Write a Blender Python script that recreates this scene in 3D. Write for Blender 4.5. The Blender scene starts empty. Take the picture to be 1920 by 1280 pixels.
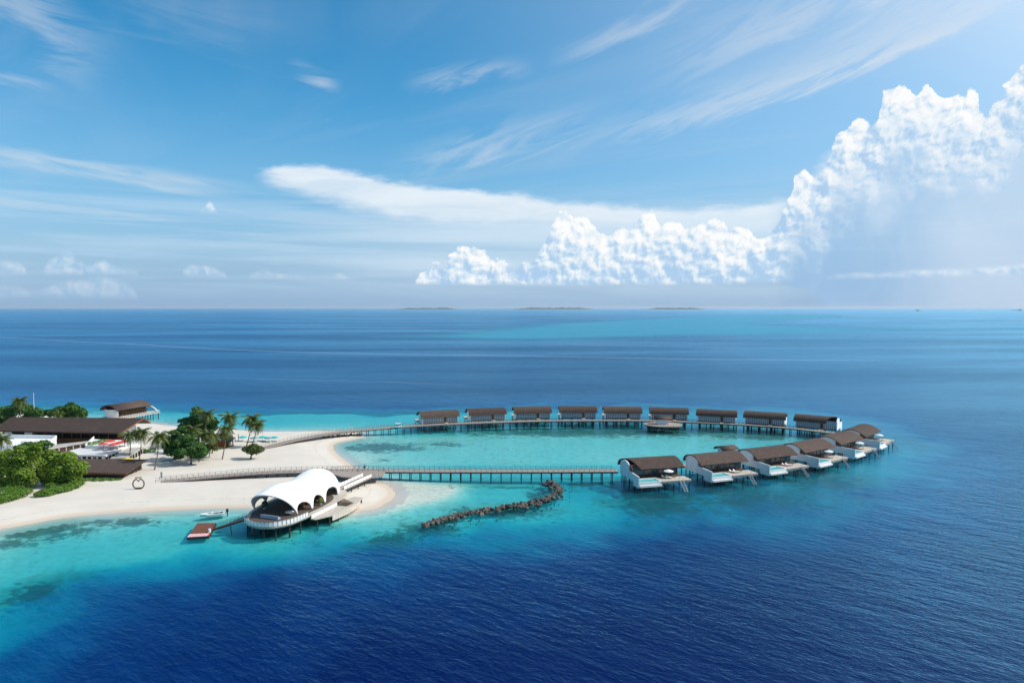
import bpy, bmesh, math, random
import numpy as np
from mathutils import Vector, Matrix

random.seed(7)
rng = np.random.default_rng(7)
SC = bpy.context.scene
COL = SC.collection
R = math.radians

# ------------------------------------------------------------------ camera
H, F = 55.0, 1280.0                       # camera height (m), focal length in photograph pixels
PITCH = math.atan((640 - 577) / F)
cam_d = bpy.data.cameras.new('camera'); cam = bpy.data.objects.new('camera', cam_d); COL.objects.link(cam)
cam.location = (0, 0, H); cam.rotation_euler = (math.pi / 2 - PITCH, 0, 0)
cam_d.sensor_width = 36; cam_d.lens = 24; cam_d.clip_start = 0.5; cam_d.clip_end = 400000
SC.camera = cam

# ------------------------------------------------------------------ sun, sky, exposure
SUN_EL, SUN_AZ = R(42), R(86)             # azimuth clockwise from +Y
sun_d = bpy.data.lights.new('sun', 'SUN'); sun = bpy.data.objects.new('sun', sun_d); COL.objects.link(sun)
sun_d.energy = 4.4; sun_d.angle = R(0.53); sun_d.color = (1.0, 0.95, 0.87)
_sd = Vector((math.sin(SUN_AZ) * math.cos(SUN_EL), math.cos(SUN_AZ) * math.cos(SUN_EL), math.sin(SUN_EL)))
sun.rotation_euler = _sd.to_track_quat('Z', 'Y').to_euler(); sun.location = (60, 0, 120)
SC.view_settings.view_transform = 'Standard'; SC.view_settings.look = 'None'
SC.view_settings.exposure = 0.0; SC.view_settings.gamma = 1.0; SC.view_settings.use_curve_mapping = False
SC.cycles.max_bounces = 10; SC.cycles.volume_bounces = 0; SC.cycles.diffuse_bounces = 3; SC.cycles.glossy_bounces = 3
SC.cycles.transparent_max_bounces = 12; SC.cycles.transmission_bounces = 4
SC.cycles.use_denoising = True
SC.cycles.caustics_reflective = False; SC.cycles.caustics_refractive = False

W = bpy.data.worlds.new('World'); SC.world = W; W.use_nodes = True
# ------------------------------------------------------------------ small node helpers
def nd(nt, kind, **kw):
    n = nt.nodes.new(kind)
    for k, v in kw.items(): setattr(n, k, v)
    return n
def put(nt, sock, v):
    if hasattr(v, 'is_linked') or isinstance(v, bpy.types.NodeSocket): nt.links.new(v, sock)
    elif v is not None:
        if hasattr(sock, 'default_value'):
            dv = sock.default_value
            if hasattr(dv, '__len__') and len(dv) == 4 and len(v) == 3: v = (*v, 1)
        sock.default_value = v
def MA(nt, op, a, b=None, c=None, clamp=False):
    n = nd(nt, 'ShaderNodeMath', operation=op, use_clamp=clamp)
    for i, v in enumerate((a, b, c)):
        if v is not None: put(nt, n.inputs[i], v)
    return n.outputs[0]
def MIX(nt, f, a, b, blend='MIX'):
    n = nd(nt, 'ShaderNodeMix', data_type='RGBA', blend_type=blend)
    put(nt, n.inputs[0], f); put(nt, n.inputs[6], a); put(nt, n.inputs[7], b)
    return n.outputs[2]
def SS(nt, x, lo, hi):                    # smoothstep
    n = nd(nt, 'ShaderNodeMapRange', interpolation_type='SMOOTHSTEP')
    put(nt, n.inputs[0], x); put(nt, n.inputs[1], lo); put(nt, n.inputs[2], hi)
    return n.outputs[0]
def NOISE(nt, vec, scale, detail=4, rough=0.55, dist=0.0, out=0):
    n = nd(nt, 'ShaderNodeTexNoise', noise_dimensions='2D' if nt == W.node_tree else '3D'); put(nt, n.inputs['Vector'], vec)
    n.inputs['Scale'].default_value = scale; n.inputs['Detail'].default_value = detail
    n.inputs['Roughness'].default_value = rough; n.inputs['Distortion'].default_value = dist
    return n.outputs[out]
def MAP(nt, vec, scale=(1, 1, 1), rot=(0, 0, 0), loc=(0, 0, 0)):
    n = nd(nt, 'ShaderNodeMapping'); put(nt, n.inputs['Vector'], vec)
    n.inputs['Scale'].default_value = scale; n.inputs['Rotation'].default_value = rot; n.inputs['Location'].default_value = loc
    return n.outputs[0]
def MAPR(nt, vec, rot, scale, loc=(0, 0, 0)):   # turn first, then stretch
    return MAP(nt, MAP(nt, vec, rot=(0, 0, rot)), scale=scale, loc=loc)
def XYZ(nt, x, y, z=0.0):
    n = nd(nt, 'ShaderNodeCombineXYZ')
    for i, v in enumerate((x, y, z)): put(nt, n.inputs[i], v)
    return n.outputs[0]
def RAMP(nt, f, stops, interp='LINEAR'):
    n = nd(nt, 'ShaderNodeValToRGB'); r = n.color_ramp; r.interpolation = interp
    while len(r.elements) < len(stops): r.elements.new(0.5)
    for e, (p, c) in zip(r.elements, stops):
        e.position = p; e.color = (*c, 1) if len(c) == 3 else c
    put(nt, n.inputs[0], f)
    return n.outputs[0]
def CURVE(nt, x, pts, lo, hi):            # piecewise function of x in [lo,hi] through pts (x,y); y in 0..1
    n = nd(nt, 'ShaderNodeFloatCurve'); c = n.mapping.curves[0]
    q = [((a - lo) / (hi - lo), b) for a, b in pts]
    while len(c.points) < len(q): c.points.new(0.5, 0.5)
    for p, (a, b) in zip(c.points, q): p.location = (a, b); p.handle_type = 'AUTO_CLAMPED'
    n.mapping.update()
    m = nd(nt, 'ShaderNodeMapRange'); put(nt, m.inputs[0], x); m.inputs[1].default_value = lo; m.inputs[2].default_value = hi
    put(nt, n.inputs['Value'], m.outputs[0])
    return n.outputs[0]

# ------------------------------------------------------------------ world: Nishita sky with high, thin cloud
nt = W.node_tree; nt.nodes.clear()
wo = nd(nt, 'ShaderNodeOutputWorld'); bg = nd(nt, 'ShaderNodeBackground'); nt.links.new(bg.outputs[0], wo.inputs[0])
SKY_STR = 0.12
bg.inputs[1].default_value = SKY_STR
sky = nd(nt, 'ShaderNodeTexSky', sky_type='NISHITA', sun_disc=False)
sky.sun_elevation = SUN_EL; sky.sun_rotation = SUN_AZ; sky.altitude = 0; sky.air_density = 1.0; sky.dust_density = 0.15; sky.ozone_density = 2.6
tc = nd(nt, 'ShaderNodeTexCoord').outputs['Generated']
sp = nd(nt, 'ShaderNodeSeparateXYZ'); nt.links.new(tc, sp.inputs[0])
dx, dy, dz = sp.outputs
az = MA(nt, 'ARCTAN2', dx, dy)            # radians from +Y
el = MA(nt, 'ARCSINE', dz)
def A(px): return math.atan((px - 960) / F)
def E(py): return math.atan((577 - py) / F)
# ceiling-plane coordinates for perspective-true streaks
zc = MA(nt, 'MAXIMUM', dz, 0.015)
pl = XYZ(nt, MA(nt, 'DIVIDE', dx, zc), MA(nt, 'DIVIDE', dy, zc))
ae = XYZ(nt, az, el)
def blob(px, py, rx, ry, rot=0.0, soft=1.0):   # soft ellipse on the sky, radii in photograph pixels
    m = MAP(nt, ae, loc=(-A(px), -E(py), 0))
    m = MAP(nt, m, rot=(0, 0, rot)); m = MAP(nt, m, scale=(F / rx, F / ry, 0))
    l = nd(nt, 'ShaderNodeVectorMath', operation='LENGTH'); put(nt, l.inputs[0], m)
    return SS(nt, l.outputs['Value'], 1.0, 1.0 - soft)
base = nd(nt, 'ShaderNodeHueSaturation'); base.inputs['Saturation'].default_value = 1.42; base.inputs['Value'].default_value = 1.22
base.inputs['Hue'].default_value = 0.487
nt.links.new(sky.outputs[0], base.inputs['Color'])
skyc = base.outputs[0]
def white(v): return (v / SKY_STR * 0.97, v / SKY_STR * 0.99, v / SKY_STR * 1.0)
# wide thin cirrus veil, streaked
s1 = NOISE(nt, MAPR(nt, pl, R(45), (0.16, 0.85, 1)), 1.0, 5, 0.62, 0.6)
s2 = NOISE(nt, MAPR(nt, pl, R(28), (0.12, 0.5, 1), (3.1, 7.7, 0)), 1.0, 4, 0.6, 0.4)
ci = MA(nt, 'MULTIPLY', SS(nt, s1, 0.46, 0.78), SS(nt, s2, 0.36, 0.66))
sdv = nd(nt, 'ShaderNodeVectorMath', operation='DOT_PRODUCT'); put(nt, sdv.inputs[0], tc); sdv.inputs[1].default_value = _sd[:]
aur = MA(nt, 'MULTIPLY', SS(nt, sdv.outputs['Value'], 0.05, 1.0), 0.62)     # haze brightens the sky towards the sun
skyc = MIX(nt, aur, skyc, (0.72 / SKY_STR, 0.84 / SKY_STR, 0.96 / SKY_STR))
skyc = MIX(nt, MA(nt, 'MULTIPLY', SS(nt, sdv.outputs['Value'], 0.52, 1.0), 0.75), skyc, (1.25 / SKY_STR, 1.28 / SKY_STR, 1.30 / SKY_STR))  # extra glow round the sun, added to brighten the sea's reflections
f_ci = MA(nt, 'MULTIPLY', ci, 0.20)
col = MIX(nt, f_ci, skyc, white(0.80))
WORLD = dict(nt=nt, col=col)
def layer(col, f, c): return MIX(nt, f, col, c)
# low distortion noise shared by the shaped clouds
dn = nd(nt, 'ShaderNodeTexNoise', noise_dimensions='2D'); put(nt, dn.inputs['Vector'], MAP(nt, ae, scale=(9, 30, 1))); dn.inputs['Scale'].default_value = 1.6; dn.inputs['Detail'].default_value = 6; dn.inputs['Roughness'].default_value = 0.62
dsp = nd(nt, 'ShaderNodeSeparateColor'); nt.links.new(dn.outputs['Color'], dsp.inputs[0])
dnx = MA(nt, 'SUBTRACT', dsp.outputs[0], 0.5); dny = MA(nt, 'SUBTRACT', dsp.outputs[1], 0.5)
# horizon veil: pale bands of stratus low in the sky
st = NOISE(nt, MAP(nt, ae, scale=(2.2, 42, 1), rot=(0, 0, R(-0.6))), 1.0, 5, 0.6, 0.5)
st_h = MA(nt, 'MULTIPLY', SS(nt, el, E(575), E(500)), SS(nt, el, E(330), E(440)))
f_st = MA(nt, 'MULTIPLY', MA(nt, 'MULTIPLY', SS(nt, st, 0.38, 0.70), st_h), 0.42)
hz = MA(nt, 'POWER', SS(nt, el, E(60), E(640)), 1.5)
col = layer(col, MA(nt, 'MULTIPLY', hz, 1.0), (0.24 / SKY_STR, 0.43 / SKY_STR, 0.69 / SKY_STR))
col = layer(col, f_st, (0.58 / SKY_STR, 0.74 / SKY_STR, 0.89 / SKY_STR))
st2 = NOISE(nt, MAP(nt, ae, scale=(3.5, 80, 1), loc=(4, 2, 0)), 1.0, 4, 0.6, 0.3)
col = layer(col, MA(nt, 'MULTIPLY', MA(nt, 'MULTIPLY', SS(nt, st2, 0.52, 0.72), st_h), 0.4), (0.47 / SKY_STR, 0.68 / SKY_STR, 0.90 / SKY_STR))
# long cirrus streaks; two shared grain fields, one for each drift direction
grain = [NOISE(nt, MAPR(nt, ae, R(r_), (5, 34, 1), (l_, 0, 0)), 1.0, 5, 0.62, 0.4) for r_, l_ in ((5, 0), (-19, 3))]
def streak(px0, py0, px1, py1, width, amt, g_):
    global col
    cx_, cy_ = (px0 + px1) / 2, (py0 + py1) / 2
    L_ = math.hypot(px1 - px0, py1 - py0) / 2; a_ = math.atan2(-(py1 - py0), px1 - px0)
    m = MAP(nt, ae, loc=(-A(cx_), -E(cy_), 0)); m = MAPR(nt, m, -a_, (F / L_, F / width, 0))
    s_ = nd(nt, 'ShaderNodeSeparateXYZ'); put(nt, s_.inputs[0], m)
    wv = grain[g_]
    y_ = MA(nt, 'ADD', s_.outputs[1], MA(nt, 'MULTIPLY', MA(nt, 'SUBTRACT', wv, 0.5), 2.6))
    fy = SS(nt, MA(nt, 'ABSOLUTE', y_), 1.0, 0.0); fx = SS(nt, MA(nt, 'ABSOLUTE', s_.outputs[0]), 1.0, 0.2)
    f = MA(nt, 'MULTIPLY', MA(nt, 'MULTIPLY', MA(nt, 'MULTIPLY', fx, fy), SS(nt, wv, 0.28, 0.62)), amt)
    col = layer(col, f, white(0.85))
for a_ in [(-60, 335, 470, 372, 16, .42, 0), (-60, 352, 430, 386, 10, .36, 0), (-60, 412, 330, 432, 9, .3, 0), (-80, 236, 95, 240, 13, .45, 0),
           (-60, 20, 190, 215, 60, .30, 0), (740, 170, 1020, 128, 24, .34, 1), (960, 300, 1980, 66, 46, .36, 1), (700, 330, 1180, 205, 44, .34, 1),
           (1300, 240, 1960, 105, 24, .32, 1), (1810, 44, 1970, -4, 30, .8, 1), (540, 148, 650, 184, 16, .36, 0),
           (1000, 130, 1360, 4, 30, .3, 1), (1180, 130, 1920, 20, 70, .3, 1), (120, 10, 620, 110, 70, .07, 0)]:
    streak(*a_)
# the anvil: a long pale tongue from (470,330) widening to the cumulus bank
up = CURVE(nt, MA(nt, 'ADD', az, MA(nt, 'MULTIPLY', dnx, 0.05)), [(A(p), (577 - q) / 577) for p, q in [(470, 336), (510, 316), (560, 312), (650, 318), (760, 338), (900, 346), (1000, 358), (1150, 378), (1300, 388), (1480, 372), (1560, 352)]], A(470), A(1560))
lo = CURVE(nt, MA(nt, 'ADD', az, MA(nt, 'MULTIPLY', dnx, 0.04)), [(A(p), (577 - q) / 577) for p, q in [(470, 337), (520, 352), (600, 370), (700, 392), (800, 406), (950, 415), (1150, 424), (1350, 440), (1560, 430)]], A(470), A(1560))
sc_ = 577 / F
eln = MA(nt, 'ADD', el, MA(nt, 'MULTIPLY', dny, 0.022))
upe = MA(nt, 'MULTIPLY', up, sc_ * 0.955); loe = MA(nt, 'MULTIPLY', lo, sc_ * 0.985)
fa = MA(nt, 'MULTIPLY', SS(nt, MA(nt, 'SUBTRACT', upe, eln), -0.001, 0.012), SS(nt, MA(nt, 'SUBTRACT', eln, loe), -0.018, 0.010))
fa = MA(nt, 'MULTIPLY', fa, MA(nt, 'MULTIPLY', SS(nt, az, A(468), A(530)), SS(nt, az, A(1530), A(1420))))
at = NOISE(nt, MAP(nt, ae, scale=(5, 26, 1), rot=(0, 0, R(-4))), 1.0, 4, 0.6, 0.4)
fa = MA(nt, 'MULTIPLY', fa, MA(nt, 'ADD', MA(nt, 'MULTIPLY', SS(nt, at, 0.25, 0.65), 0.25), 0.66))
col = layer(col, fa, (0.84 / SKY_STR, 0.91 / SKY_STR, 0.965 / SKY_STR))
un = NOISE(nt, MAP(nt, ae, scale=(2.4, 34, 1), loc=(7, 1, 0)), 1.0, 5, .6, .3)
fu = MA(nt, 'MULTIPLY', MA(nt, 'MULTIPLY', SS(nt, az, A(420), A(900)), SS(nt, az, A(1620), A(1380))), MA(nt, 'MULTIPLY', SS(nt, el, E(400), E(425)), SS(nt, el, E(610), E(470))))
col = layer(col, MA(nt, 'MULTIPLY', fu, MA(nt, 'ADD', .30, MA(nt, 'MULTIPLY', SS(nt, un, .35, .65), .42))), (0.66 / SKY_STR, 0.80 / SKY_STR, 0.93 / SKY_STR))
# rain body of the storm cloud on the right
le = CURVE(nt, MA(nt, 'ADD', el, MA(nt, 'MULTIPLY', dny, 0.015)), [((577 - q) / F, (p - 1380) / 400) for q, p in [(575, 1535), (545, 1500), (530, 1440), (470, 1440), (430, 1452), (390, 1468), (350, 1510), (310, 1570), (280, 1640), (250, 1700), (200, 1760)]], 0.0, 0.30)
lea = MA(nt, 'ADD', MA(nt, 'MULTIPLY', le, A(1780) - A(1380)), A(1380))
fr = SS(nt, MA(nt, 'SUBTRACT', MA(nt, 'ADD', az, MA(nt, 'MULTIPLY', dnx, 0.06)), lea), -0.004, 0.03)
fr = MA(nt, 'MULTIPLY', fr, MA(nt, 'MULTIPLY', SS(nt, el, E(240), E(360)), SS(nt, az, A(2600), A(2000))))
frn = NOISE(nt, MAP(nt, ae, scale=(8, 7, 1), loc=(.3, .2, 0)), 1.0, 5, .55, .4)
rainc = MIX(nt, SS(nt, MA(nt, 'ADD', az, MA(nt, 'MULTIPLY', MA(nt, 'SUBTRACT', frn, 0.5), 0.25)), A(1480), A(1900)), (0.31 / SKY_STR, 0.52 / SKY_STR, 0.79 / SKY_STR), (0.56 / SKY_STR, 0.70 / SKY_STR, 0.87 / SKY_STR))
rainc = MIX(nt, MA(nt, 'MULTIPLY', SS(nt, frn, .45, .75), MA(nt, 'MULTIPLY', SS(nt, el, E(520), E(330)), .75)), rainc, (0.80 / SKY_STR, 0.89 / SKY_STR, 0.97 / SKY_STR))
col = layer(col, MA(nt, 'MULTIPLY', fr, MA(nt, 'ADD', MA(nt, 'MULTIPLY', frn, 0.45), 0.50)), rainc)

# ---- cumulus: bank, storm crown and small low clouds, all in sky directions (U, V = photograph pixels of angle)
U = MA(nt, 'MULTIPLY', az, F); V = MA(nt, 'MULTIPLY', el, F)
def billow(u, v, scale=1 / 34.0, detail=3.2):
    n = nd(nt, 'ShaderNodeTexVoronoi', feature='F1', voronoi_dimensions='2D'); n.normalize = True
    put(nt, n.inputs['Vector'], XYZ(nt, u, v)); n.inputs['Scale'].default_value = scale; n.inputs['Detail'].default_value = detail
    n.inputs['Roughness'].default_value = .52; n.inputs['Lacunarity'].default_value = 2.3
    return MA(nt, 'SUBTRACT', 1.0, n.outputs['Distance'])
w_ = nd(nt, 'ShaderNodeTexNoise', noise_dimensions='2D'); put(nt, w_.inputs['Vector'], XYZ(nt, U, V)); w_.inputs['Scale'].default_value = 1 / 55.0; w_.inputs['Detail'].default_value = 4; w_.inputs['Roughness'].default_value = .55
ws = nd(nt, 'ShaderNodeSeparateColor'); nt.links.new(w_.outputs['Color'], ws.inputs[0])
wx = MA(nt, 'MULTIPLY', MA(nt, 'SUBTRACT', ws.outputs[0], .5), 26.0); wy = MA(nt, 'MULTIPLY', MA(nt, 'SUBTRACT', ws.outputs[1], .5), 22.0)
Uw = MA(nt, 'ADD', U, wx); Vw = MA(nt, 'ADD', V, wy)
B0 = billow(Uw, Vw); B1 = billow(MA(nt, 'ADD', Uw, 6.0), MA(nt, 'ADD', Vw, 6.5))
def hcurve(pts, lo, hi, x): return MA(nt, 'MULTIPLY', CURVE(nt, x, [(A(a) * F, (577 - b) / 400.0) for a, b in pts], A(lo) * F, A(hi) * F), 400.0)
TOP = [(700, 577), (766, 577), (780, 530), (792, 508), (815, 498), (830, 504), (846, 486), (862, 468), (882, 466), (905, 472), (930, 482), (946, 492), (956, 503), (962, 506), (970, 500), (988, 494), (1010, 478), (1026, 446), (1040, 416), (1056, 405), (1076, 411), (1096, 412), (1110, 428), (1130, 438), (1150, 440), (1166, 434), (1182, 428), (1200, 416), (1215, 404), (1228, 413), (1240, 428), (1258, 424), (1275, 434), (1294, 438), (1310, 426), (1330, 424), (1352, 428), (1372, 442), (1395, 438), (1412, 455), (1432, 452),
       (1446, 440), (1462, 418), (1476, 384), (1490, 350), (1506, 346), (1524, 360), (1544, 344), (1554, 312), (1576, 288), (1602, 274), (1624, 284), (1640, 248), (1662, 232), (1690, 236), (1706, 248), (1718, 234), (1740, 248), (1766, 260), (1790, 255), (1810, 250), (1832, 290), (1852, 274), (1870, 252), (1890, 232), (1922, 218), (1980, 200), (2100, 190), (2300, 260), (2500, 420), (2600, 577), (2700, 577)]
Uh = MA(nt, 'ADD', U, MA(nt, 'MULTIPLY', wx, 1.1))
hT = hcurve(TOP, 700, 2700, Uh)
dT = MA(nt, 'SUBTRACT', MA(nt, 'ADD', hT, MA(nt, 'MULTIPLY', MA(nt, 'SUBTRACT', B0, .62), 40.0)), V)        # px below the billowed top
storm = SS(nt, U, A(1420) * F, A(1500) * F)
vb = MA(nt, 'ADD', 41.0, MA(nt, 'MULTIPLY', MA(nt, 'SUBTRACT', ws.outputs[2], .5), 5.0))
mbase = SS(nt, MA(nt, 'SUBTRACT', V, vb), -2.0, 9.0)
mtop = SS(nt, dT, 0.0, 5.0)
inC = MA(nt, 'MULTIPLY', SS(nt, hT, 44, 60), mtop)
# light: facing the sun (upper right), rim of the turrets bright, deep flanks sky blue
L1 = MA(nt, 'MULTIPLY', MA(nt, 'SUBTRACT', B0, B1), 2.7)
hR = hcurve(TOP, 700, 2700, MA(nt, 'ADD', Uh, 20.0))
L3 = MA(nt, 'MULTIPLY', MA(nt, 'SUBTRACT', hT, hR), MA(nt, 'MULTIPLY', SS(nt, dT, 110.0, 0.0), .010))
edge = SS(nt, dT, 95.0, 0.0); bn_ = NOISE(nt, XYZ(nt, U, V), 1 / 46.0, 3, .55)
lit = MA(nt, 'ADD', MA(nt, 'ADD', L1, MA(nt, 'ADD', MA(nt, 'MULTIPLY', edge, .26), .19)), MA(nt, 'ADD', L3, MA(nt, 'MULTIPLY', MA(nt, 'SUBTRACT', bn_, .5), 1.0)))
lit = MA(nt, 'ADD', lit, MA(nt, 'MULTIPLY', SS(nt, V, 40, 140), .34))
ccol = RAMP(nt, lit, [(0.0, (.42, .62, .86)), (.30, (.56, .73, .90)), (.55, (.76, .86, .95)), (.80, (.92, .95, .97)), (1.0, (1.0, 1.0, 1.0))])
ccol = MIX(nt, 1.0, ccol, (1 / SKY_STR,) * 3, 'MULTIPLY')
depthfade = SS(nt, MA(nt, 'ADD', dT, MA(nt, 'MULTIPLY', MA(nt, 'SUBTRACT', bn_, .5), 190.0)), 190.0, 20.0)
opS = MA(nt, 'MULTIPLY', depthfade, .97)
opB = MA(nt, 'MULTIPLY', mbase, .97)
op = MA(nt, 'ADD', MA(nt, 'MULTIPLY', opB, MA(nt, 'SUBTRACT', 1.0, storm)), MA(nt, 'MULTIPLY', opS, storm))
col = layer(col, MA(nt, 'MULTIPLY', inC, op), ccol)
# low hazy rows of small clouds
def lowrow(pts, base, lo, hi, amt, amp=14.0):
    global col
    h = hcurve(pts, lo, hi, U)
    d = MA(nt, 'SUBTRACT', MA(nt, 'ADD', h, MA(nt, 'MULTIPLY', MA(nt, 'SUBTRACT', B0, .66), amp)), V)
    f = MA(nt, 'MULTIPLY', MA(nt, 'MULTIPLY', SS(nt, d, 0, 13), SS(nt, V, 577 - base - 4, 577 - base + 10)), MA(nt, 'MULTIPLY', SS(nt, h, 577 - base, 577 - base + 4), amt))
    col = layer(col, f, MIX(nt, 1.0, RAMP(nt, MA(nt, 'ADD', L1, MA(nt, 'ADD', .35, MA(nt, 'MULTIPLY', SS(nt, d, 12, 0), .5))), [(0, (.38, .60, .86)), (.5, (.66, .80, .93)), (1, (.97, .98, .99))]), (1 / SKY_STR,) * 3, 'MULTIPLY'))
lowrow([(-100, 500), (0, 502), (50, 512), (70, 577), (84, 520), (100, 500), (130, 488), (152, 498), (170, 506), (195, 498), (215, 506), (260, 518), (290, 577), (335, 577), (345, 514), (365, 502), (400, 506), (425, 514), (440, 577), (455, 577), (470, 518), (500, 510), (530, 514), (575, 520), (590, 577), (615, 577), (624, 520), (636, 512), (648, 516), (675, 523), (690, 577)], 525, -100, 700, .5)
lowrow([(-100, 545), (0, 540), (20, 542), (50, 546), (75, 548), (100, 540), (150, 530), (190, 524), (225, 528), (255, 545), (270, 577), (300, 577)], 562, -100, 300, .32)
lowrow([(360, 577), (378, 577), (380, 413), (390, 404), (398, 396), (407, 404), (414, 413), (419, 577), (460, 577), (468, 424), (480, 414), (490, 418), (496, 426), (500, 577), (560, 577)], 416, 360, 560, 1.0, 8.0)
lowrow([(1500, 577), (1535, 577), (1545, 524), (1580, 518), (1640, 516), (1700, 514), (1780, 514), (1860, 511), (1940, 508), (2000, 507), (2100, 577)], 528, 1500, 2100, .75, 9.0)
nt.links.new(col, bg.inputs[0])

# ------------------------------------------------------------------ geometry helpers
def G(px, py, z=0.0):                     # the point of the horizontal plane at height z seen at a photograph pixel
    u, v = (px - 960) / F, (640 - py) / F
    d = Vector((u, math.cos(PITCH) + v * math.sin(PITCH), -math.sin(PITCH) + v * math.cos(PITCH)))
    t = (z - H) / d.z
    return Vector((0, 0, H)) + d * t
def G2(px, py, z=0.0): p = G(px, py, z); return (p.x, p.y)
def mat(name, color=(.5, .5, .5), rough=0.6, spec=0.5, metal=0.0):
    m = bpy.data.materials.new(name); m.use_nodes = True
    b = m.node_tree.nodes['Principled BSDF']
    b.inputs['Base Color'].default_value = (*color, 1); b.inputs['Roughness'].default_value = rough
    b.inputs['Specular IOR Level'].default_value = spec; b.inputs['Metallic'].default_value = metal
    return m
def bsdf(m): return m.node_tree.nodes['Principled BSDF']
def mesh_obj(name, verts, faces, material, parent=None, smooth=False, fm=None):
    me = bpy.data.meshes.new(name); me.from_pydata([tuple(v) for v in verts], [], faces)
    for mm in (material if isinstance(material, (list, tuple)) else [material]): me.materials.append(mm)
    if fm is not None: me.polygons.foreach_set('material_index', fm)
    if smooth: me.polygons.foreach_set('use_smooth', [True] * len(me.polygons))
    me.update()
    o = bpy.data.objects.new(name, me); COL.objects.link(o)
    if parent: o.parent = parent
    return o
def tag(o, label=None, cat=None, group=None, kind=None):
    if label: o['label'] = label
    if cat: o['category'] = cat
    if group: o['group'] = group
    if kind: o['kind'] = kind
    return o
def seg_dist(P, poly, closed=True):
    P = np.asarray(P); d = np.full(len(P), 1e12)
    n = len(poly)
    for i in range(n if closed else n - 1):
        a = np.array(poly[i]); b = np.array(poly[(i + 1) % n]); ab = b - a
        t = np.clip(((P - a) @ ab) / max(ab @ ab, 1e-9), 0, 1)
        q = a + t[:, None] * ab
        d = np.minimum(d, ((P - q) ** 2).sum(1))
    return np.sqrt(d)
def inside(P, poly):
    P = np.asarray(P); x, y = P[:, 0], P[:, 1]; r = np.zeros(len(P), bool); n = len(poly)
    for i in range(n):
        x0, y0 = poly[i]; x1, y1 = poly[(i + 1) % n]
        if y0 == y1: continue
        c = ((y0 > y) != (y1 > y)) & (x < (x1 - x0) * (y - y0) / (y1 - y0) + x0)
        r ^= c
    return r
def sdist(P, poly): d = seg_dist(P, poly); return np.where(inside(P, poly), -d, d)
def smooth_poly(pts, n=4):                # Catmull-Rom on a closed polygon
    out = []; m = len(pts)
    for i in range(m):
        p0, p1, p2, p3 = (np.array(pts[(i + k) % m]) for k in (-1, 0, 1, 2))
        for k in range(n):
            t = k / n
            out.append(tuple(0.5 * (2 * p1 + (p2 - p0) * t + (2 * p0 - 5 * p1 + 4 * p2 - p3) * t ** 2 + (3 * p1 - p0 - 3 * p2 + p3) * t ** 3)))
    return out
def vnoise(x, y, seed=0):                 # cheap value noise for heights
    r_ = np.random.default_rng(seed).random((64, 64))
    xi, yi = np.floor(x).astype(int), np.floor(y).astype(int); fx, fy = x - xi, y - yi
    fx, fy = fx * fx * (3 - 2 * fx), fy * fy * (3 - 2 * fy)
    g = lambda a, b: r_[a % 64, b % 64]
    return (g(xi, yi) * (1 - fx) + g(xi + 1, yi) * fx) * (1 - fy) + (g(xi, yi + 1) * (1 - fx) + g(xi + 1, yi + 1) * fx) * fy

# ------------------------------------------------------------------ where land, shelf and deep water lie
LAND = smooth_poly([G2(*p) for p in [(-260, 1020), (0, 991), (100, 973), (200, 962), (340, 954), (470, 952), (600, 960), (690, 955), (724, 941), (738, 926), (726, 911),
        (700, 900), (676, 886), (645, 862), (626, 843), (628, 832), (650, 826), (682, 819), (672, 812), (640, 808), (560, 808.5), (490, 808.5), (420, 804), (330, 799), (280, 793), (200, 786), (100, 780), (0, 776), (-300, 770)]], 4)
SHELF = smooth_poly([G2(*p) for p in [(-300, 1190), (0, 1140), (60, 1118), (130, 1084), (250, 1066), (400, 1046), (520, 1032), (600, 1012), (700, 1006), (800, 990), (900, 984), (1000, 985),
        (1150, 986), (1300, 978), (1420, 966), (1540, 945), (1650, 905), (1740, 862), (1720, 825), (1660, 800), (1570, 780), (1440, 768), (1200, 763), (1000, 764), (850, 771), (700, 773), (500, 772), (280, 765), (0, 757), (-300, 755)]], 3)
SAND = smooth_poly([G2(*p) for p in [(640, 880), (760, 896), (860, 904), (880, 916), (850, 934), (760, 950), (640, 972), (560, 950)]], 4)
LAGOON = smooth_poly([G2(*p) for p in [(620, 870), (700, 878), (900, 880), (1150, 878), (1300, 862), (1420, 846), (1530, 828), (1520, 812), (1400, 806), (1200, 804), (1000, 804), (800, 812), (690, 822), (630, 845)]], 4)
def depth_at(P):
    P = np.asarray(P, float); x, y = P[:, 0], P[:, 1]
    dl = sdist(P, LAND); ds = sdist(P, SHELF); dsn = sdist(P, SAND); dg = sdist(P, LAGOON)
    n1 = vnoise(x / 17, y / 17, 1) - .5; n2 = vnoise(x / 6, y / 6, 2) - .5
    dsn = dsn + 5 * n1 + 2 * n2; ds = ds + 15 * n1 + 8 * n2
    shelf = 2.9 * (1 - np.exp(-np.maximum(dl, 0) / 13)) + 0.5 * n1
    shelf = np.where(dl < 0, 0.09 * dl, np.maximum(shelf, 0.02))
    k = np.clip(-dg / 10, 0, 1); shelf = np.where(dl > 0, shelf * (1 - .42 * k), shelf)
    k = np.clip((4 - dsn) / 9, 0, 1); shelf = np.where(dl > 0, shelf * (1 - .86 * k), shelf)
    s = np.clip((ds + 12) / 40, 0, 1); s = s * s * (3 - 2 * s)
    ro = np.clip((dg - 4) / 16, 0, 1) * np.clip((x - 4) / 30, 0, 1) * np.clip(dl / 30, 0, 1); shelf = shelf + ro * (2.6 + 2.2 * n1 + 1.2 * n2)
    return shelf + np.where(ds > -12, 12 * s ** 1.2, 0) + np.maximum(ds - 12, 0) * 0.42, dl
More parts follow.
